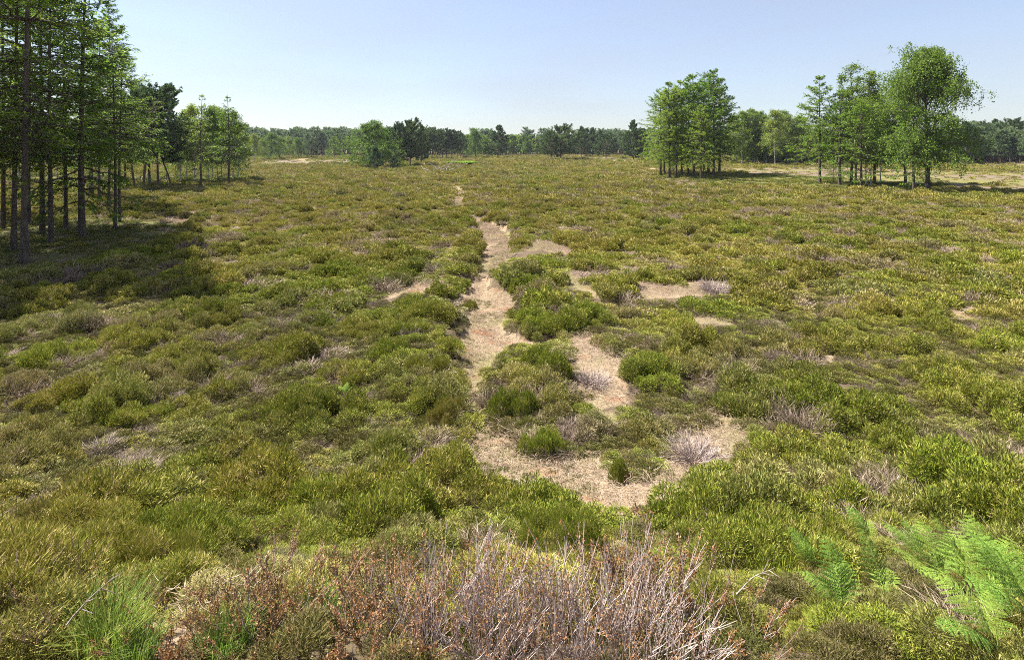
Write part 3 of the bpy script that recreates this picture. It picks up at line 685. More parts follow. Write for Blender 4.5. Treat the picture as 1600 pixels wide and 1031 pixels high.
# ------------------------------------------------------------------ heather
def bush(seed, lumps, n, L, w, stems=14, up=0.55, stemw=0.004):
    r = np.random.default_rng(seed); lumps = np.array(lumps, float)
    area = lumps[:, 3] * (lumps[:, 3] + lumps[:, 4]); k = r.choice(len(lumps), n, p=area / area.sum())
    ph = r.random(n) * 6.283; cz = r.random(n) * 1.08 - 0.08; sz = np.sqrt(1 - cz ** 2)
    D = np.stack([np.cos(ph) * sz, np.sin(ph) * sz, cz], 1); q = 1 - 0.42 * r.random(n) ** 1.4
    Rv = np.stack([lumps[k, 3], lumps[k, 3], lumps[k, 4]], 1); c = lumps[k, :3]
    rough = 1 + 0.16 * np.sin(D[:, 0] * 7 + k * 2.1) * np.sin(D[:, 1] * 6 + k) * np.sin(D[:, 2] * 5 + 1.3)
    S = c + D * Rv * (q * rough)[:, None]
    deep = np.zeros(n, bool)
    for j in range(len(lumps)):
        e = (S - lumps[j, :3]) / np.array([lumps[j, 3], lumps[j, 3], lumps[j, 4]])
        deep |= (np.linalg.norm(e, axis=1) < 0.78) & (k != j)
    S, D, k, q = S[~deep], D[~deep], k[~deep], q[~deep]; n = len(S)
    d = norm(D * 0.75 + np.array([0, 0, up]) + randdir(r, n) * 0.6)
    ln = L * (0.55 + 0.8 * r.random(n)); W = perp(d, r)
    patch = np.clip(0.5 + 0.5 * np.sin(S[:, 0] * 11 + seed) * np.sin(S[:, 1] * 9 + k * 1.7), 0, 1)
    parts = [blades(S - d * ln[:, None] * 0.6, d, W, ln, w * (0.7 + 0.6 * r.random(n)), np.clip(0.25 * patch + 0.75 * r.random(n), 0, 1), 0.25, 1.0)]
    if stems:
        ks = r.choice(len(lumps), stems); ph = r.random(stems) * 6.283; rr = np.sqrt(r.random(stems))
        a = lumps[ks, :3] * [1, 1, 0] + np.stack([np.cos(ph) * 0.05, np.sin(ph) * 0.05, -0.03 + 0 * ph], 1)
        e = lumps[ks, :3] + np.stack([np.cos(ph) * rr * lumps[ks, 3] * 0.9, np.sin(ph) * rr * lumps[ks, 3] * 0.9, lumps[ks, 4] * (0.95 - 0.4 * rr)], 1)
        m_ = (a + e) / 2 + np.stack([np.cos(ph), np.sin(ph), -0.3 + 0 * ph], 1) * 0.06
        tv, tt, ta = tubes(np.stack([a, m_, e], 1), np.tile(np.array([1.0, 0.8, 0.4]) * stemw, (stems, 1)), 3); ta['t'] = ta['t'] * 0.12
        parts.append((tv, tt, ta))
    return cat(parts)
def twiggy(seed, R, H, n, w=0.006):
    """dead heather: bare grey twigs fanning from the root"""
    r = np.random.default_rng(seed); ph = r.random(n) * 6.283; e = 0.25 + 0.95 * r.random(n)
    d = np.stack([np.cos(ph) * np.cos(e), np.sin(ph) * np.cos(e), np.sin(e)], 1)
    L = np.where(True, 0.5 + 0.6 * r.random(n), 1.0)
    a = np.stack([np.cos(ph), np.sin(ph), 0 * ph], 1) * (r.random(n) * R * 0.35)[:, None]; a[:, 2] = -0.02
    b = a + d * np.stack([R * L, R * L, H * L], 1); m_ = (a + b) / 2 + randdir(r, n) * 0.05
    v, t, A = tubes(np.stack([a, m_, b], 1), np.tile(np.array([1.0, 0.7, 0.25]) * w, (n, 1)), 3); A['t'] = A['t'] * 0 + 1
    m = n * 3; k = r.integers(0, n, m); u = 0.4 + 0.6 * r.random(m); p = a[k] + (b[k] - a[k]) * u[:, None]
    dd = norm(d[k] + randdir(r, m) * 0.8); bl = blades(p, dd, perp(dd, r), 0.06 + 0.1 * r.random(m), w * 1.3, r.random(m), 1, 1)
    return cat([(v, t, A), bl])
def lumpset(seed, k, R, H, spread):
    r = np.random.default_rng(seed); out = []
    for i in range(k):
        a_ = r.random() * 6.28; q = spread * math.sqrt(r.random()); s = 0.75 + 0.4 * r.random()
        out.append((math.cos(a_) * q, math.sin(a_) * q, 0.02, R * s, H * s * (1.1 - 0.3 * q / max(spread, 1e-3))))
    return out
def bush_mesh(name, data, mat): return mesh(name, data[0], data[1], mat, data[2])

NEAR, MID, FAR = 11, 5, 5
hp = [bush_mesh('heather', bush(500 + i, lumpset(600 + i, 6, 0.165, 0.30, 0.24), 4600, 0.058, 0.0085, 26, up=0.35), M_HEATH_I) for i in range(7)]
hp += [bush_mesh('heather', bush(510 + i, lumpset(610 + i, 6, 0.165, 0.30, 0.24), 14000, 0.046, 0.0046, 50, stemw=0.003, up=0.35), M_HEATH_I) for i in range(4)]
hp += [bush_mesh('heather', bush(520 + i, lumpset(620 + i, 6, 0.18, 0.30, 0.28), 1800, 0.09, 0.019, 12, up=0.35), M_HEATH_I) for i in range(MID)]
hp += [bush_mesh('heather', bush(540 + i, lumpset(640 + i, 4, 0.42, 0.34, 0.45), 420, 0.24, 0.055, 0), M_HEATH_I) for i in range(FAR)]
hp += [bush_mesh('heather', twiggy(560 + i, 0.34, 0.34, 190, 0.0045), M_HEATH_I) for i in range(3)]
hp += [bush_mesh('heather', twiggy(570 + i, 0.40, 0.34, 110, 0.009), M_HEATH_I) for i in range(2)]
heath_col = proto_collection('heather_clump', hp)

def jgrid(x0, x1, y0, y1, s, r):
    X, Y = np.meshgrid(np.arange(x0, x1, s), np.arange(y0, y1, s)); X = X.ravel() + (r.random(X.size) - 0.5) * s * 0.95; Y = Y.ravel() + (r.random(Y.size) - 0.5) * s * 0.95
    return X, Y
def in_view(x, y, m=2.0): return np.abs(x) < np.maximum(y, 0) * 1.08 + m
rh = np.random.default_rng(21)
layers = []
for (y0, y1, s, kind) in [(1.9, 5.0, 0.30, 0), (5.0, 13, 0.36, 0), (13, 24, 0.40, 1), (24, 42, 0.47, 1), (42, 75, 0.72, 2), (75, 130, 1.05, 2), (130, 250, 1.7, 2)]:
    X, Y = jgrid(-y1 * 1.1 - 3, y1 * 1.1 + 3, y0, y1, s, rh); k = in_view(X, Y); X, Y = X[k], Y[k]
    layers.append((X, Y, np.full(len(X), kind), np.full(len(X), {0: 1.0, 1: 1.0, 2: 1.0}[kind] * (1.0 if y0 < 42 else s / 0.72 * (0.9 if y0 < 130 else 0.8)))))
HX, HY, HK, HS = (np.concatenate(q) for q in zip(*layers))
n = len(HX)
hum = fbm(HX, HY, 3.2, 3); fine = fbm(HX + 40, HY, 0.9, 2)
def mounds(x, y, c, seed):
    """distance to the nearest mound centre (in mound radii) and that mound's own random numbers"""
    cx = np.floor(x / c).astype(int); cyy = np.floor(y / c).astype(int); best = np.full(x.shape, 9.0); out = [np.zeros(x.shape) for _ in range(4)]
    tab = np.random.default_rng(seed).random((6, 256, 256))
    for ox in (-1, 0, 1):
        for oy in (-1, 0, 1):
            i, j = (cx + ox) % 256, (cyy + oy) % 256
            rad = c * (0.42 + 0.38 * tab[2, i, j]); d = np.hypot(x - (cx + ox + tab[0, i, j]) * c, y - (cyy + oy + tab[1, i, j]) * c) / rad
            k = d < best; best = np.where(k, d, best)
            for q in range(3): out[q] = np.where(k, tab[3 + q, i, j], out[q])
    return best, out
md, (mh, mt, mb, _) = mounds(HX, HY, 1.25, 77)
md2, (mh2, mt2, mb2, _) = mounds(HX + 500, HY + 500, 2.1, 78)
far_ = HY > 60; md, mh, mt, mb = (np.where(far_, a_, b_) for a_, b_ in ((md2, md), (mh2, mh), (mt2, mt), (mb2, mb)))
dome = np.clip(1 - md ** 2, 0, 1)
big = rh.random(n) ** 2.0
hgt = (0.27 + (0.45 + 1.1 * mh) * dome * (0.75 + 0.5 * hum)) * (0.8 + 0.4 * big)
wid = (0.72 + 0.35 * big + 0.25 * rh.random(n)) * (0.80 + 0.25 * dome)
# bare ground, turf and mown strips stay open; near their front edges the heather is lower
JX = HX + (fbm(HX, HY, 0.7, 2) - 0.5) * 0.55; JY = HY + (fbm(HY, HX, 0.7, 2) - 0.5) * 0.7
keep = ~anyin(BARE_POLYS + TRACK_POLYS, JX, JY) | (anyin(BARE_POLYS[2:], HX, HY) & ~anyin(PATH_POLYS, HX, HY) & (rh.random(n) < 0.22) & (HY > 5)) | (anyin(PATH_POLYS[1:], HX, HY) & (HY < 9) & (fbm(HX, HY, 0.8, 2) > 0.58))
g_in = anyin(GRASS_POLYS, HX, HY); m_in = anyin(MOWN_POLYS, HX, HY)
keep &= ~(g_in & (rh.random(n) > np.where(HY > 40, 0.15, 0.10))); keep &= ~(m_in & (rh.random(n) > 0.12))
hgt = np.where(m_in | g_in, hgt * 0.6, hgt)
near_i = np.nonzero((HY < 60) & (np.abs(HX) < 14))[0]
bz = base_z(HX[near_i], HY[near_i])
for f in (1.0, 0.6):
    top = 0.42 * hgt[near_i] * HS[near_i]
    q = (CAM_Z - bz) / np.maximum(CAM_Z - bz - top, 0.3)
    hit = anyin(BARE_POLYS, HX[near_i] * q, HY[near_i] * q) | anyin(BARE_POLYS, HX[near_i] * (1 + q) / 2, HY[near_i] * (1 + q) / 2)
    hgt[near_i] = np.where(hit, hgt[near_i] * (0.50 if f == 1.0 else 0.55), hgt[near_i]); wid[near_i] = np.where(hit, wid[near_i] * 0.80, wid[near_i])
    if f < 1: keep[near_i[hit & (rh.random(len(hit)) < 0.85)]] = False
# the strip of dry heather and the grass in the foreground have their own plants
fx0 = (HY < 3.1) & (HX > -2.1 * HY / 2.6) & (HX < 1.25 * HY / 2.6); keep &= ~(fx0 & (HY < 2.55)); hgt = np.where(fx0, hgt * 0.6, hgt)
keep &= ~((HY < 2.15))
dead = (fine > 0.66) & (rh.random(n) < 0.55) | (rh.random(n) < 0.035)
dead &= HY < 60
brown = np.clip(0.34 + 1.1 * (fbm(HX, HY, 5.5, 3) - 0.40) + 0.36 * smooth(8, 24, HY) + 0.35 * (rh.random(n) - 0.5) + 0.45 * (mt - 0.5), 0, 1)
green_streak = fbm(HX, HY + 90, 2.0, 2) > 0.64; brown = np.where(green_streak, brown * 0.35, brown)
bright = np.clip(0.80 + 0.55 * (fbm(HX, HY + 50, 2.6, 2) - 0.3) + 0.18 * (rh.random(n) - 0.5) + 0.22 * (mb - 0.45) + 0.16, 0.6, 1.4)
idx = np.where(HK == 0, np.where(HY < 4.6, rh.integers(7, NEAR, n), rh.integers(0, 7, n)), np.where(HK == 1, NEAR + rh.integers(0, MID, n), NEAR + MID + rh.integers(0, FAR, n)))
idx = np.where(dead, np.where(HK == 0, NEAR + MID + FAR + rh.integers(0, 3, n), NEAR + MID + FAR + 3 + rh.integers(0, 2, n)), idx)
dl = np.where(dead, 0.75 + 0.25 * rh.random(n), np.clip(1.6 * (fine - 0.52) + 0.05, 0.0, 0.55))
K = keep
rot = np.stack([(rh.random(n) - 0.5) * 0.35, (rh.random(n) - 0.5) * 0.35, rh.random(n) * 6.283], 1)
pos = np.stack([HX, HY, ground_z(HX, HY) - 0.02], 1)
hz_ = hgt * HS * np.where(HY > 75, 0.75, 1.0); cap = 1.05 * wid * HS
lift = np.clip(hz_ - cap, 0, 1.2) * 0.33 * (HY < 60); lift = np.where(dead, 0, lift)
sc = np.stack([wid * HS, wid * HS, np.where(HY < 60, np.minimum(hz_, cap), hz_)], 1)
ex = (lift > 0.05) & keep; e_pos = pos[ex].copy(); e_sc = sc[ex].copy(); e_pos[:, :2] += rh.normal(size=(int(ex.sum()), 2)) * 0.06     # branches below the raised tops
pos[:, 2] += lift
UX, UY = jgrid(-18, 18, 2.2, 15, 0.27, rh); k_ = in_view(UX, UY) & ~anyin(BARE_POLYS, UX, UY) & ~anyin(BARE_POLYS, UX * 1.035, UY * 1.035); UX, UY = UX[k_], UY[k_]
k_ = ~((UY < 2.75) & (UX > -2.1 * UY / 2.6) & (UX < 1.25 * UY / 2.6)) | (rh.random(len(UX)) < 0.5); UX, UY = UX[k_], UY[k_]; m_ = len(UX)
ud = (rh.random(m_) < 0.22) & (UY > 5)
ui = np.where(ud, NEAR + MID + FAR + rh.integers(0, 3, m_), np.where(UY < 4.6, rh.integers(7, NEAR, m_), rh.integers(0, 7, m_)))
us = 0.55 + 0.35 * rh.random(m_); uh = 0.26 + 0.22 * rh.random(m_)
e_rot = rot[ex].copy(); e_rot[:, 2] += 1.7; e_idx = idx[ex]; e_tint = np.stack([brown, bright, dl], 1)[ex]
pos = np.concatenate([pos[K], e_pos, np.stack([UX, UY, ground_z(UX, UY) - 0.02], 1)]); rot = np.concatenate([rot[K], e_rot, np.stack([0 * UX, 0 * UX, rh.random(m_) * 6.28], 1)])
sc = np.concatenate([sc[K], e_sc, np.stack([us, us, uh], 1)]); idx = np.concatenate([idx[K], e_idx, ui])
tint = np.concatenate([np.stack([brown, bright, dl], 1)[K], e_tint, np.stack([0.3 + 0.7 * rh.random(m_), 0.42 + 0.28 * rh.random(m_), np.where(ud, 0.9, 0.35 * rh.random(m_))], 1)])  # understorey: woody brown, its tint darkened further as painted shade between the bushes
scatter('heather', heath_col, pos, rot, sc, idx, tint, label='rolling cover of olive and brown heather across the heath', category='heather', kind='stuff')

# ------------------------------------------------------------------ turf, litter
def tuft(seed, n, L, w, spread):
    r = np.random.default_rng(seed); ph = r.random(n) * 6.283; rr = spread * np.sqrt(r.random(n)); o = np.stack([np.cos(ph) * rr, np.sin(ph) * rr, -0.01 + 0 * ph], 1)
    lean = 0.15 + 0.5 * r.random(n); a2 = ph + r.normal(size=n)
    P1 = np.stack([np.cos(a2) * lean * 0.35, np.sin(a2) * lean * 0.35, 0.55 + 0 * ph], 1); P2 = np.stack([np.cos(a2) * lean, np.sin(a2) * lean, 0.95 - 0.3 * lean], 1)
    ln = (L * (0.5 + 0.7 * r.random(n)))[:, None]; W = np.stack([-np.sin(a2), np.cos(a2), 0 * ph], 1) * w
    V = np.stack([o - W / 2, o + W / 2, o + P1 * ln + W * 0.4, o + P1 * ln - W * 0.4, o + P2 * ln], 1).reshape(-1, 3)
    b = np.arange(n)[:, None] * 5; T = np.concatenate([b + [[0, 1, 2]], b + [[0, 2, 3]], b + [[3, 2, 4]]])
    return V, T, {'t': np.tile([0, 0, 0.5, 0.5, 1.0], n), 'r': np.repeat(r.random(n), 5)}
grass_col = proto_collection('turf_tuft', [bush_mesh('turf', tuft(700 + i, 60, 0.10, 0.006, 0.11), M_TURF) for i in range(3)] + [bush_mesh('turf', tuft(710 + i, 60, 0.22, 0.03, 0.4), M_TURF) for i in range(2)])
px_, py_, pi_, ps_ = [], [], [], []
for P in GRASS_POLYS:
    (x0, y0), (x1, y1) = P.min(0), P.max(0); s = 0.22 if y0 < 40 else 0.8
    X, Y = jgrid(x0, x1, y0, y1, s, rh); k = inside(P, X, Y) & in_view(X, Y, 4) & (fbm(X, Y, 1.5, 2) > 0.42); X, Y = X[k], Y[k]
    px_.append(X); py_.append(Y); pi_.append(rh.integers(0, 3, len(X)) if y0 < 40 else rh.integers(3, 5, len(X))); ps_.append(np.ones(len(X)))
for P in PATH_POLYS[1:]:
    (x0, y0), (x1, y1) = P.min(0), P.max(0)
    X, Y = jgrid(x0, x1, y0, y1, 0.10, rh); k = inside(P, X, Y) & (fbm(X, Y, 0.9, 2) > np.where(Y < 8.5, 0.47, 0.54)) & (rh.random(len(X)) < 0.8); X, Y = X[k], Y[k]
    px_.append(X); py_.append(Y); pi_.append(rh.integers(0, 3, len(X))); ps_.append(0.3 + 0.4 * rh.random(len(X)))
X, Y, I, S = map(np.concatenate, (px_, py_, pi_, ps_)); n = len(X); S = S * (0.7 + 0.6 * rh.random(n))
scatter('turf', grass_col, np.stack([X, Y, ground_z(X, Y)], 1), np.stack([0 * X, 0 * X, rh.random(n) * 6.28], 1), np.stack([S, S, S], 1), I, np.ones((n, 3)), label='short green turf under the trees and in the path', category='grass', kind='stuff')

def litter(seed, n, spread, L, w):
    r = np.random.default_rng(seed); ph = r.random(n) * 6.283; o = np.stack([(r.random(n) - 0.5) * spread, (r.random(n) - 0.5) * spread, 0.008 + 0.035 * r.random(n) ** 3], 1)
    d = norm(np.stack([np.cos(ph), np.sin(ph), r.normal(size=n) * 0.18], 1)); ln = L * (0.3 + 1.0 * r.random(n) ** 2); e = o + d * ln[:, None]
    return tubes(np.stack([o, (o + e) / 2 + randdir(r, n) * 0.008, e], 1), np.tile(np.array([1, 0.9, 0.5]) * w, (n, 1)), 3)
lit_col = proto_collection('twig_litter', [bush_mesh('litter', litter(720 + i, 80, 0.6, 0.08, 0.0019), M_STRAW) for i in range(4)] + [bush_mesh('litter', litter(730 + i, 24, 0.6, 0.14, 0.0026), M_STRAW) for i in range(2)])
px_, py_ = [], []
for P in BARE_POLYS:
    (x0, y0), (x1, y1) = P.min(0), P.max(0)
    if y0 > 60: continue
    X, Y = jgrid(x0, x1, y0, y1, 0.18, rh); k = inside(P, X, Y) & (rh.random(len(X)) < np.where(fbm(X, Y, 0.8, 2) > 0.48, 0.95, 0.35)); px_.append(X[k]); py_.append(Y[k])
P = GRASS_POLYS[0]; X, Y = jgrid(*P.min(0)[:1], P.max(0)[0], P.min(0)[1], P.max(0)[1], 0.6, rh); k = inside(P, X, Y); px_.append(X[k]); py_.append(Y[k])
X, Y = np.concatenate(px_), np.concatenate(py_); n = len(X); S = 0.8 + 0.6 * rh.random(n)
scatter('twig_litter', lit_col, np.stack([X, Y, ground_z(X, Y) + 0.012], 1), np.stack([0 * X, 0 * X, rh.random(n) * 6.28], 1), np.stack([S, S, S], 1), np.where(Y < 5, rh.integers(0, 4, n), rh.integers(0, 6, n)), np.ones((n, 3)), label='dry twigs and straw strewn over the bare sandy ground', category='litter', kind='stuff')

# ------------------------------------------------------------------ heather bushes one can tell apart
BB = []
for i in range(4):
    d_ = bush(800 + i, lumpset(810 + i, 15, 0.22, 0.34, 0.56), 17000, 0.060, 0.010, 0, up=0.4)
    st = bush(800 + i, lumpset(810 + i, 15, 0.22, 0.34, 0.56), 4, 0.05, 0.01, 60, stemw=0.006)
    BB.append((bush_mesh('foliage', d_, M_HEATH_O), bush_mesh('stems', st, M_HEATH_O)))
d_ = bush(805, lumpset(815, 15, 0.22, 0.34, 0.56), 44000, 0.046, 0.0048, 0, up=0.4)
BB.append((bush_mesh('foliage', d_, M_HEATH_O), BB[0][1]))
def heather_bush(px, py, wpx, hm, tint, label, k, deep=0.8, group='heather bushes along the path'):
    x, y = at(px, py); s = wpx * y / F_PX / 1.55
    y += 0.45 * s * deep
    root = link('heather_bush', None, loc=(x, y, float(ground_z(np.array([x]), np.array([y]))[0]) - 0.03), rz=k * 1.3, sc=(s, s * deep if abs(math.sin(k * 1.3)) < 0.5 else s, hm / 0.50), label=label, category='shrub', group=group)
    f, st = BB[4] if y < 4.6 else BB[k % 4]
    for nm, me in (('foliage', f), ('stems', st)):
        o = link(nm, me, root); o.color = (*tint, 1)
GREEN, FRESH, OLIVE, BRN = (0.08, 1.0, 0.0), (0.0, 1.25, 0.0), (0.5, 1.05, 0.0), (0.85, 0.95, 0.05)
for a_ in [
    (800, 650, 95, 0.55, GREEN, 'dark green heather bush bulging into the path at its narrowest', 0), (845, 600, 120, 0.55, GREEN, 'large rounded green heather bush right of the path, upper half', 1),
    (850, 712, 85, 0.42, FRESH, 'bright green heather bush above the pale litter beside the path', 2), (815, 446, 108, 0.42, GREEN, 'low dark green heather mound inside the sandy fork', 3),
    (840, 512, 85, 0.42, FRESH, 'bright green heather bush right of the orange patch', 4), (962, 752, 55, 0.42, GREEN, 'small upright heather bush alone on the reddish litter', 5),
    (1125, 496, 135, 0.40, GREEN, 'long low green heather bush below the bare strip', 6), (1122, 553, 68, 0.45, OLIVE, 'round heather bush below the second bare strip', 7),
    (733, 473, 40, 0.35, OLIVE, 'small ragged heather bush standing in the path fork', 8), (742, 388, 36, 0.40, GREEN, 'dark heather bush hanging over the left path bank', 9),
    (695, 668, 90, 0.55, BRN, 'brownish heather bush with deep shade left of the path narrows', 10), (665, 510, 110, 0.5, OLIVE, 'tall olive heather bush on the left path bank', 11),
    (665, 600, 90, 0.55, OLIVE, 'olive heather bush on the left bank beside the path middle', 12), (620, 735, 120, 0.5, GREEN, 'wide green heather bush left of the green path hollow', 13),
    (880, 868, 150, 0.45, GREEN, 'large green heather bush behind the bleached stems', 14), (1065, 835, 120, 0.42, GREEN, 'green heather bush below the reddish litter tip', 15),
    (1132, 880, 75, 0.40, OLIVE, 'rounded olive heather bush right of the rusty dry heather', 16), (180, 930, 220, 0.42, OLIVE, 'wide olive heather hummock above the bright grass tuft', 17),
    (600, 815, 130, 0.42, FRESH, 'fresh green heather bush behind the rusty stems', 18)]:
    heather_bush(*a_)
DB = [mesh('twigs', *twiggy(830 + i, 0.42, 0.42, 240, 0.005)[:2], M_STEM, twiggy(830 + i, 0.42, 0.42, 240, 0.005)[2]) for i in range(2)]
for i, (px, py, s, lb) in enumerate([(1115, 458, 1.1, 'spiky bleached dead heather behind the long low bush'), (255, 632, 0.75, 'dark dead heather bush with bare twigs on the left slope'), (522, 402, 0.9, 'grey dead heather patch left of the upper path'),
                                     (1322, 492, 1.0, 'grey brown dead heather mound on the right slope'), (1085, 720, 0.9, 'flattened pale dead heather above the reddish litter'), (160, 705, 0.6, 'bleached dead twigs under an olive hummock on the left slope'),
                                     (925, 600, 0.8, 'pinkish grey dead heather right of the large rounded bush'), (640, 530, 0.6, 'pale dead sprigs in the left bank heather'), (1010, 570, 0.5, 'small pale dead heather right of the path')]):
    x, y = at(px, py); o = link('dead_heather', DB[i % 2], loc=(x, y, float(ground_z(np.array([x]), np.array([y]))[0])), rz=i * 1.1, sc=(s, s, s * 0.85), label=lb, category='dead shrub', group='dead heather patches')
    o.color = (0.25 if i not in (1, 3) else 0.8, 0, 0, 1)

# ------------------------------------------------------------------ dry heather in the foreground
def dry(seed, n, H, spread, lean, leafy, buds):
    r = np.random.default_rng(seed); ph = r.random(n) * 6.283; rr = spread * np.sqrt(r.random(n))
    a = np.stack([np.cos(ph) * rr, np.sin(ph) * rr, -0.05 + 0 * ph], 1)
    Hn = H * (0.55 + 0.5 * r.random(n)); N = 8; s = np.linspace(0, 1, N)
    dx = np.cos(ph) * rr * 0.45 + lean[0] * Hn + r.normal(size=n) * 0.07; dy = np.sin(ph) * rr * 0.4 + lean[1] * Hn + r.normal(size=n) * 0.07
    P = np.stack([a[:, :1] + dx[:, None] * s ** 1.4, a[:, 1:2] + dy[:, None] * s ** 1.4, a[:, 2:] + Hn[:, None] * s], -1)
    wob = np.cumsum(r.normal(size=(n, N, 3)) * 0.007, 1); wob[:, 0] = 0; P = P + wob
    rad = (0.0014 + 0.0014 * r.random(n))[:, None] * (1 - 0.75 * s)[None, :]
    parts = [tubes(P, rad, 4)]
    m = n * 4; k = r.integers(0, n, m); sv = 0.45 + 0.53 * r.random(m); p, t = sample(P, k, sv)
    d = norm(t * 1.0 + randdir(r, m) * 0.42 + np.array([0, 0, 0.25])); ln = 0.06 + 0.13 * r.random(m); e = p + d * ln[:, None]
    mid_ = (p + e) / 2 + randdir(r, m) * 0.008
    parts.append(tubes(np.stack([p, mid_, e + [0, 0, 0.012]], 1), np.tile(np.array([0.0017, 0.0013, 0.0008]), (m, 1)), 3))
    v, tt, A = cat(parts); A['r'] = np.clip(A['r'], 0, 1)
    sel = r.random(m) < leafy; ks = np.nonzero(sel)[0]; kk = np.repeat(ks, buds); u = r.random(len(kk))
    o = p[kk] + (e[kk] - p[kk]) * (0.2 + 0.85 * u)[:, None] + r.normal(size=(len(kk), 3)) * 0.004
    dd = norm(d[kk] * 0.8 + randdir(r, len(kk)) * 0.8); base = r.random(m)
    b = blades(o, dd, perp(dd, r), 0.008 + 0.009 * r.random(len(kk)), 0.004 + 0.003 * r.random(len(kk)), np.clip(base[kk] * 0.5 + 0.5 * r.random(len(kk)), 0, 1), 1, 1)
    return mesh('stems', v, tt, M_STEM, A, True), mesh('leaves', b[0], b[1], M_BUD, b[2])
BLEACH = [dry(901, 120, 0.38, 0.22, (0.05, 0.1), 0.35, 14), dry(902, 105, 0.40, 0.22, (0.14, 0.1), 0.35, 14)]
RUST = [dry(911, 32, 0.40, 0.22, (0.0, 0.08), 0.97, 38), dry(912, 28, 0.44, 0.22, (0.05, 0.1), 0.95, 38), dry(913, 28, 0.34, 0.2, (-0.05, 0.05), 0.97, 38)]
def dry_bush(kind, x, y, s, rz, shade, label, hz=1.0):
    root = link('dry_heather', None, loc=(x, y, float(ground_z(np.array([x]), np.array([y]))[0])), rz=rz, sc=(s, s, s * hz * 0.80), label=label, category='dry shrub', group='dry heather in the foreground')
    for nm, me in zip(('stems', 'leaves'), kind): link(nm, me, root).color = (*shade, 1)
PALE, DARK, OLV = (0.0, 0.0, 0.0), (0.75, 0.1, 0.0), (0.5, 0.85, 0.0)
for a_ in [
    (BLEACH[0], -0.22, 2.30, 1.05, 0.3, PALE, 'bleached upright dry heather stems in the bottom middle'), (BLEACH[0], 0.10, 2.22, 0.95, 2.2, PALE, 'bleached dry heather right of the bottom middle stems'),
    (BLEACH[1], 0.42, 2.28, 1.15, 0.1, PALE, 'bleached dry heather with long stems leaning right'), (RUST[0], -0.02, 2.62, 0.9, 1.0, PALE, 'thin pale stemmed dry heather behind the bottom middle stems'),
    (RUST[2], -0.50, 2.22, 0.85, 4.0, PALE, 'greyish dry heather left of the bottom middle stems'), (BLEACH[0], 0.55, 2.15, 0.8, 5.2, PALE, 'bleached stems under the orange tipped dry heather'),
    (RUST[0], 0.66, 2.42, 1.15, 0.5, (0.4, 0.05, 0), 'orange tipped dry heather, the widest rusty bush'), (RUST[1], 0.90, 2.36, 0.95, 2.5, (0.4, 0.15, 0), 'rusty dry heather beside the olive heather on the right'),
    (RUST[2], 0.48, 2.62, 1.05, 1.5, (0.5, 0.1, 0), 'tall thin rusty dry heather behind the orange tipped one'), (RUST[1], -0.28, 2.70, 1.05, 3.5, (0.5, 0.1, 0), 'tall rusty dry heather spires behind the bleached stems'),
    (RUST[0], -0.62, 2.50, 1.0, 4.4, DARK, 'rust brown dry heather left of the bleached stems'), (RUST[2], -0.86, 2.36, 1.05, 0.9, DARK, 'dark stemmed dry heather with rusty tips'),
    (RUST[1], -1.12, 2.44, 0.95, 5.6, DARK, 'dark stemmed dry heather above a bright grass gap'), (RUST[0], -1.36, 2.40, 0.9, 2.9, DARK, 'orange brown dry heather beside the sandy gap'),
    (RUST[2], -0.70, 2.75, 0.95, 2.0, DARK, 'rusty dry heather in front of the fresh green bush'), (RUST[2], -1.0, 2.80, 0.8, 3.0, OLV, 'thin olive dry heather behind the dark stems'),
    (RUST[0], 0.22, 2.80, 0.6, 3.0, DARK, 'low rusty dry heather before the large green bush'),
    (RUST[1], -2.35, 2.50, 0.95, 1.0, OLV, 'olive and orange dry heather at the bottom corner'), (RUST[0], -2.15, 2.28, 0.85, 2.0, OLV, 'olive dry heather beside the bright grass tuft'), (RUST[2], -2.45, 2.85, 0.9, 0.2, OLV, 'straw coloured dry heather above the bottom corner')]:
    dry_bush(*a_)

# bright grass tufts
GT_ = [mesh('grass', *tuft(950 + i, 340, 0.40, 0.007, 0.17)[:2], M_GRASS, tuft(950 + i, 340, 0.40, 0.007, 0.17)[2]) for i in range(2)]
for i, (x, y, s, lb) in enumerate([(-1.83, 2.42, 0.75, 'bright green grass tuft beside the sandy gap'), (-1.72, 2.28, 0.65, 'bright green grass tuft nearest the bottom edge'), (-1.22, 2.30, 0.5, 'pale green grass tuft between dark dry heather stems'),
                                   (-2.75, 3.1, 0.6, 'green grass tuft at the left picture edge'), (-0.95, 2.62, 0.55, 'small green grass tuft behind rusty stems'), (-1.55, 2.22, 0.45, 'small grass tuft on the sandy gap')]):
    link('grass_tuft', GT_[i % 2], loc=(x, y, float(ground_z(np.array([x]), np.array([y]))[0])), rz=i * 2.0, sc=(s, s, s), label=lb, category='grass tuft', group='grass tufts in the foreground')

gv = tuft(990, 2600, 0.55, 0.10, 1.0); gx_, gy_ = at(722, 257)
gv[0][:, 0] *= 3.6; gv[0][:, 1] *= 6.0; gz_ = ground_z(gv[0][:, 0] + gx_, gv[0][:, 1] + gy_) - float(ground_z(np.array([gx_]), np.array([gy_]))[0]); gv[0][:, 2] += gz_ + 0.28
link('grass_patch', mesh('grass_patch', gv[0], gv[1], M_LIME, gv[2]), loc=(gx_, gy_, float(ground_z(np.array([gx_]), np.array([gy_]))[0])), label='bright lime green grass patch on the far heath', category='grass patch')

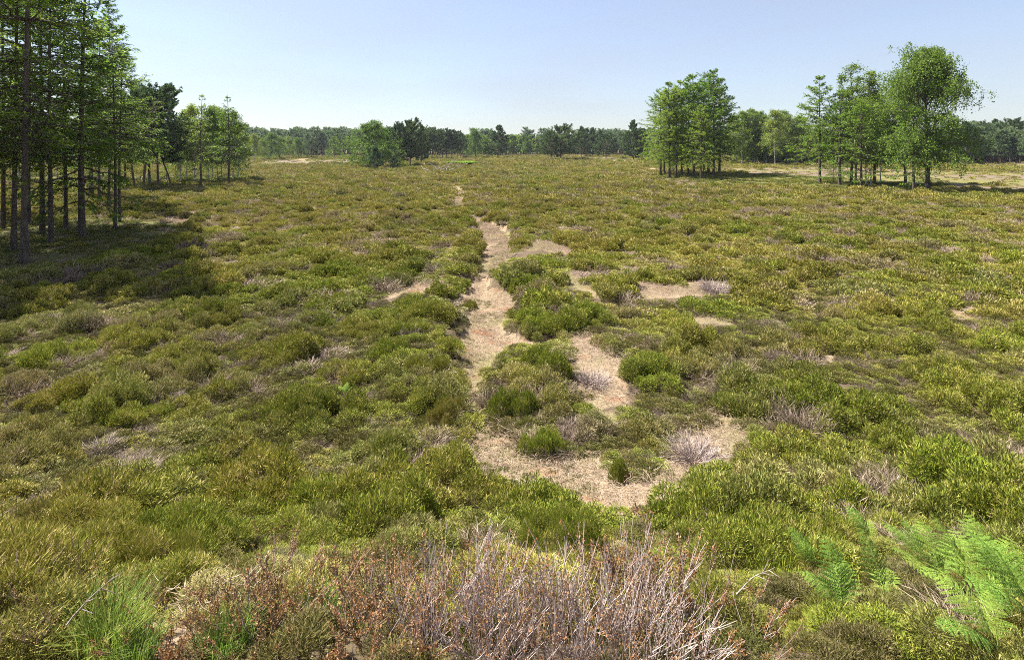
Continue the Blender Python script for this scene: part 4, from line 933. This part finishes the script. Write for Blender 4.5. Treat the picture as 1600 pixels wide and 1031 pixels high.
# forked dead twig at the bottom left, and other loose branches
def fork(seed, L, w, n=5):
    r = np.random.default_rng(seed); s = np.linspace(0, 1, 8)
    main = np.stack([s * L, 0.08 * L * np.sin(s * 4), 0.1 * L * s], 1) + np.cumsum(r.normal(size=(8, 3)) * 0.008 * L, 0)
    P = [main]; R = [w * (1 - 0.75 * s)]
    for i in range(n):
        q = 1 + int(r.random() * 6); d = norm((main[min(q + 1, 7)] - main[q]) + r.normal(size=3) * 0.10 * L); l = L * (0.25 + 0.3 * r.random())
        P.append(main[q] + d * l * s[:, None] + np.array([0, 0, 0.12]) * (s ** 2)[:, None] * l + np.cumsum(r.normal(size=(8, 3)) * 0.006 * L, 0) * s[:, None]); R.append(w * 0.6 * (1 - 0.8 * s))
    return tubes(np.array(P), np.array(R), 6)
def branch_obj(name, seed, px, py, L, w, rz, tilt, z, label):
    V, T, A = fork(seed, L, w); x, y = at(px, py)
    o = link(name, mesh(name, V, T, M_DEAD, A, True), loc=(x, y, float(ground_z(np.array([x]), np.array([y]))[0]) + z), label=label, category='branch'); o.rotation_euler = (0, -tilt, rz); return o
branch_obj('dead_twig', 41, 105, 1040, 0.20, 0.004, 0.7, 0.6, 0.16, 'bleached forked twig before the bright grass tuft')
branch_obj('dead_twig', 42, 1150, 985, 0.24, 0.004, 0.2, 0.4, 0.2, 'pale bent twig sticking out right of the rusty dry heather')
branch_obj('dead_twig', 43, 740, 402, 0.9, 0.02, 1.9, 0.25, 0.1, 'dark bent branch on the left path bank')
branch_obj('fallen_branch', 44, 205, 291, 5.5, 0.07, 0.3, 0.08, 0.15, 'pale fallen branch below the leaning pines')
branch_obj('fallen_branch', 45, 222, 287, 3.5, 0.06, 2.0, 0.15, 0.3, 'pale crooked fallen branch among the leaning pines')
rb_ = random.Random(9)
for i in range(7):
    branch_obj('fallen_branch', 50 + i, 672 + i * 5, 269 - (i % 3) * 0.7, 2.2 + rb_.random() * 2, 0.07, rb_.random() * 6.28, 0.1 + 0.3 * rb_.random(), 0.3, '%s bleached branch of the far brushwood heap from its left end' % ORD[i])['group'] = 'brushwood heap'

# ------------------------------------------------------------------ bracken
def frond(seed, L=0.6, W=0.24, pairs=13, bend=0.55):
    r = np.random.default_rng(seed); s = np.linspace(0, 1, 22)
    ang = 1.05 - bend * 1.5 * s ** 1.3; ds = L / 21
    x = np.concatenate([[0], np.cumsum(np.cos(ang[:-1]) * ds)]); z = np.concatenate([[0], np.cumsum(np.sin(ang[:-1]) * ds)])
    P = np.stack([x, 0.02 * L * np.sin(s * 5), z], 1)
    parts = [tubes(P[None], (0.004 * (1 - 0.85 * s))[None], 4)]; parts[0][2]['r'] *= 0.5
    for j in range(pairs):
        q = 0.22 + 0.77 * j / (pairs - 1); i = min(int(q * 21), 20); p = P[i] + (P[i + 1] - P[i]) * (q * 21 - i); t = norm(P[i + 1] - P[i])
        prof = (min(1, (q - 0.14) / 0.22)) * (1 - q) ** 0.75 * 1.45 + 0.05
        nrm = norm(np.cross(t, np.array([0, 1.0, 0])))
        for sd in (-1, 1):
            pl = W * prof * (0.9 + 0.2 * r.random()); d = norm(np.array([0, sd, 0.0]) * 0.95 + t * 0.42 - np.array([0, 0, 0.12]) + r.normal(size=3) * 0.05)
            side = norm(np.cross(d, nrm if nrm[2] > 0 else -nrm)); up = norm(np.cross(side, d)); up = up if up[2] > 0 else -up
            nl = max(4, int(11 * prof) + 3); u = (np.arange(nl) + 0.6) / nl
            O = p + d * (pl * u)[:, None] - up * (0.10 * pl * u ** 2)[:, None]
            ll = np.minimum(pl * 0.26, 0.022) * (1 - u) ** 0.6 + 0.003
            for s2 in (-1, 1):
                dd = norm(np.tile(side * s2 + d * 0.5, (nl, 1)) - up * 0.1 + r.normal(size=(nl, 3)) * 0.07); ww = np.tile(d, (nl, 1))
                parts.append(blades(O, dd, ww, ll, np.full(nl, pl / nl * 1.05), np.clip(0.5 + 0.25 * r.normal(size=nl), 0, 1)))
            e = p + d * pl * 1.02 - up * 0.10 * pl
            parts.append(blades(p[None], norm(e - p)[None], side[None], np.linalg.norm(e - p), np.array([0.006]), np.array([0.7])))
    return cat(parts)
FR = [(lambda v: mesh('frond', v[0], v[1], M_FERN, v[2]))(frond(970 + i, 0.52, 0.18 + 0.012 * i, 11, 0.5 + 0.1 * i)) for i in range(4)]
rf = random.Random(3)
def fern(px, py, zlift, fronds, label):
    x, y = at(px, py + (18 if py > 800 else 0), 0.0); root = link('bracken_fern', None, loc=(x, y, float(ground_z(np.array([x]), np.array([y]))[0]) + zlift + 0.10), label=label, category='fern', group='bracken on the near slope')
    for (az, tilt, s) in fronds:
        o = link('frond', FR[rf.randrange(4)], root, sc=(s * 0.60,) * 3); o.rotation_euler = (rf.uniform(-0.35, 0.35), tilt, math.radians(az))
for a_ in [
    (1320, 985, 0.05, [(100, -0.35, 1.0), (60, 0.1, 0.8), (150, 0.0, 0.75)], 'bracken with three upright fronds left of the fern bank'),
    (1385, 960, 0.05, [(115, -0.3, 1.0), (50, 0.2, 0.6)], 'bracken with one wide upright frond beside the fern bank'),
    (1275, 905, 0.05, [(130, -0.2, 0.8), (100, 0.1, 0.55)], 'pale small bracken behind the upright fronds'),
    (1362, 860, 0.05, [(125, -0.2, 0.85), (60, -0.1, 0.5)], 'lone bracken higher on the slope'),
    (1470, 940, 0.08, [(140, 0.0, 1.0), (90, -0.2, 1.0), (170, 0.2, 0.8), (30, 0.2, 0.8)], 'bracken at the left end of the fern bank'),
    (1520, 965, 0.08, [(120, -0.2, 1.1), (70, 0.0, 1.0), (180, 0.2, 0.9), (-20, 0.2, 0.8)], 'bracken with overlapping fronds inside the fern bank'),
    (1575, 985, 0.10, [(110, -0.2, 1.15), (60, 0.0, 1.0), (160, 0.1, 1.0), (200, 0.3, 0.8)], 'largest bracken of the fern bank'),
    (1610, 1010, 0.10, [(130, -0.2, 1.1), (90, 0.0, 1.0), (170, 0.2, 0.9)], 'bracken at the right end of the fern bank, cut by the frame'),
    (1560, 1040, 0.02, [(120, 0.0, 0.9), (180, 0.3, 0.8), (70, 0.2, 0.7)], 'low bracken below the fern bank'),
    (1440, 905, 0.08, [(140, 0.1, 0.9), (100, -0.1, 0.8), (190, 0.3, 0.7)], 'bracken spilling over the upper left end of the fern bank'),
    (1560, 925, 0.08, [(100, -0.1, 1.0), (150, 0.1, 0.8)], 'bracken behind the fern bank'),
    (150, 652, 0.1, [(90, -0.2, 0.8), (30, 0.0, 0.7), (150, 0.0, 0.7)], 'small pale bracken alone on the left slope'),
    (540, 650, 0.25, [(80, -0.2, 0.6), (160, 0.0, 0.6), (20, 0.0, 0.5)], 'small pale bracken in the left bank heather')]:
    fern(*a_)

# ------------------------------------------------------------------ summer haze
hm_, hnt, hN, hL = new_mat('summer_haze')
pv = hN.new('ShaderNodeVolumePrincipled'); pv.inputs['Color'].default_value = (0.80, 0.88, 1.0, 1); pv.inputs['Density'].default_value = 0.00013; pv.inputs['Anisotropy'].default_value = 0.2
ho = hN.new('ShaderNodeOutputMaterial'); hL.new(pv.outputs[0], ho.inputs['Volume'])
x0, x1, y0, y1, z0, z1 = -1100, 1100, -500, 1200, -2.0, 26.0
hv = np.array([(x, y, z) for z in (z0, z1) for y in (y0, y1) for x in (x0, x1)], float)
ht = [(0, 2, 3), (0, 3, 1), (4, 5, 7), (4, 7, 6), (0, 1, 5), (0, 5, 4), (2, 6, 7), (2, 7, 3), (0, 4, 6), (0, 6, 2), (1, 3, 7), (1, 7, 5)]
link('haze', mesh('haze', hv, np.array(ht), hm_), kind='stuff')
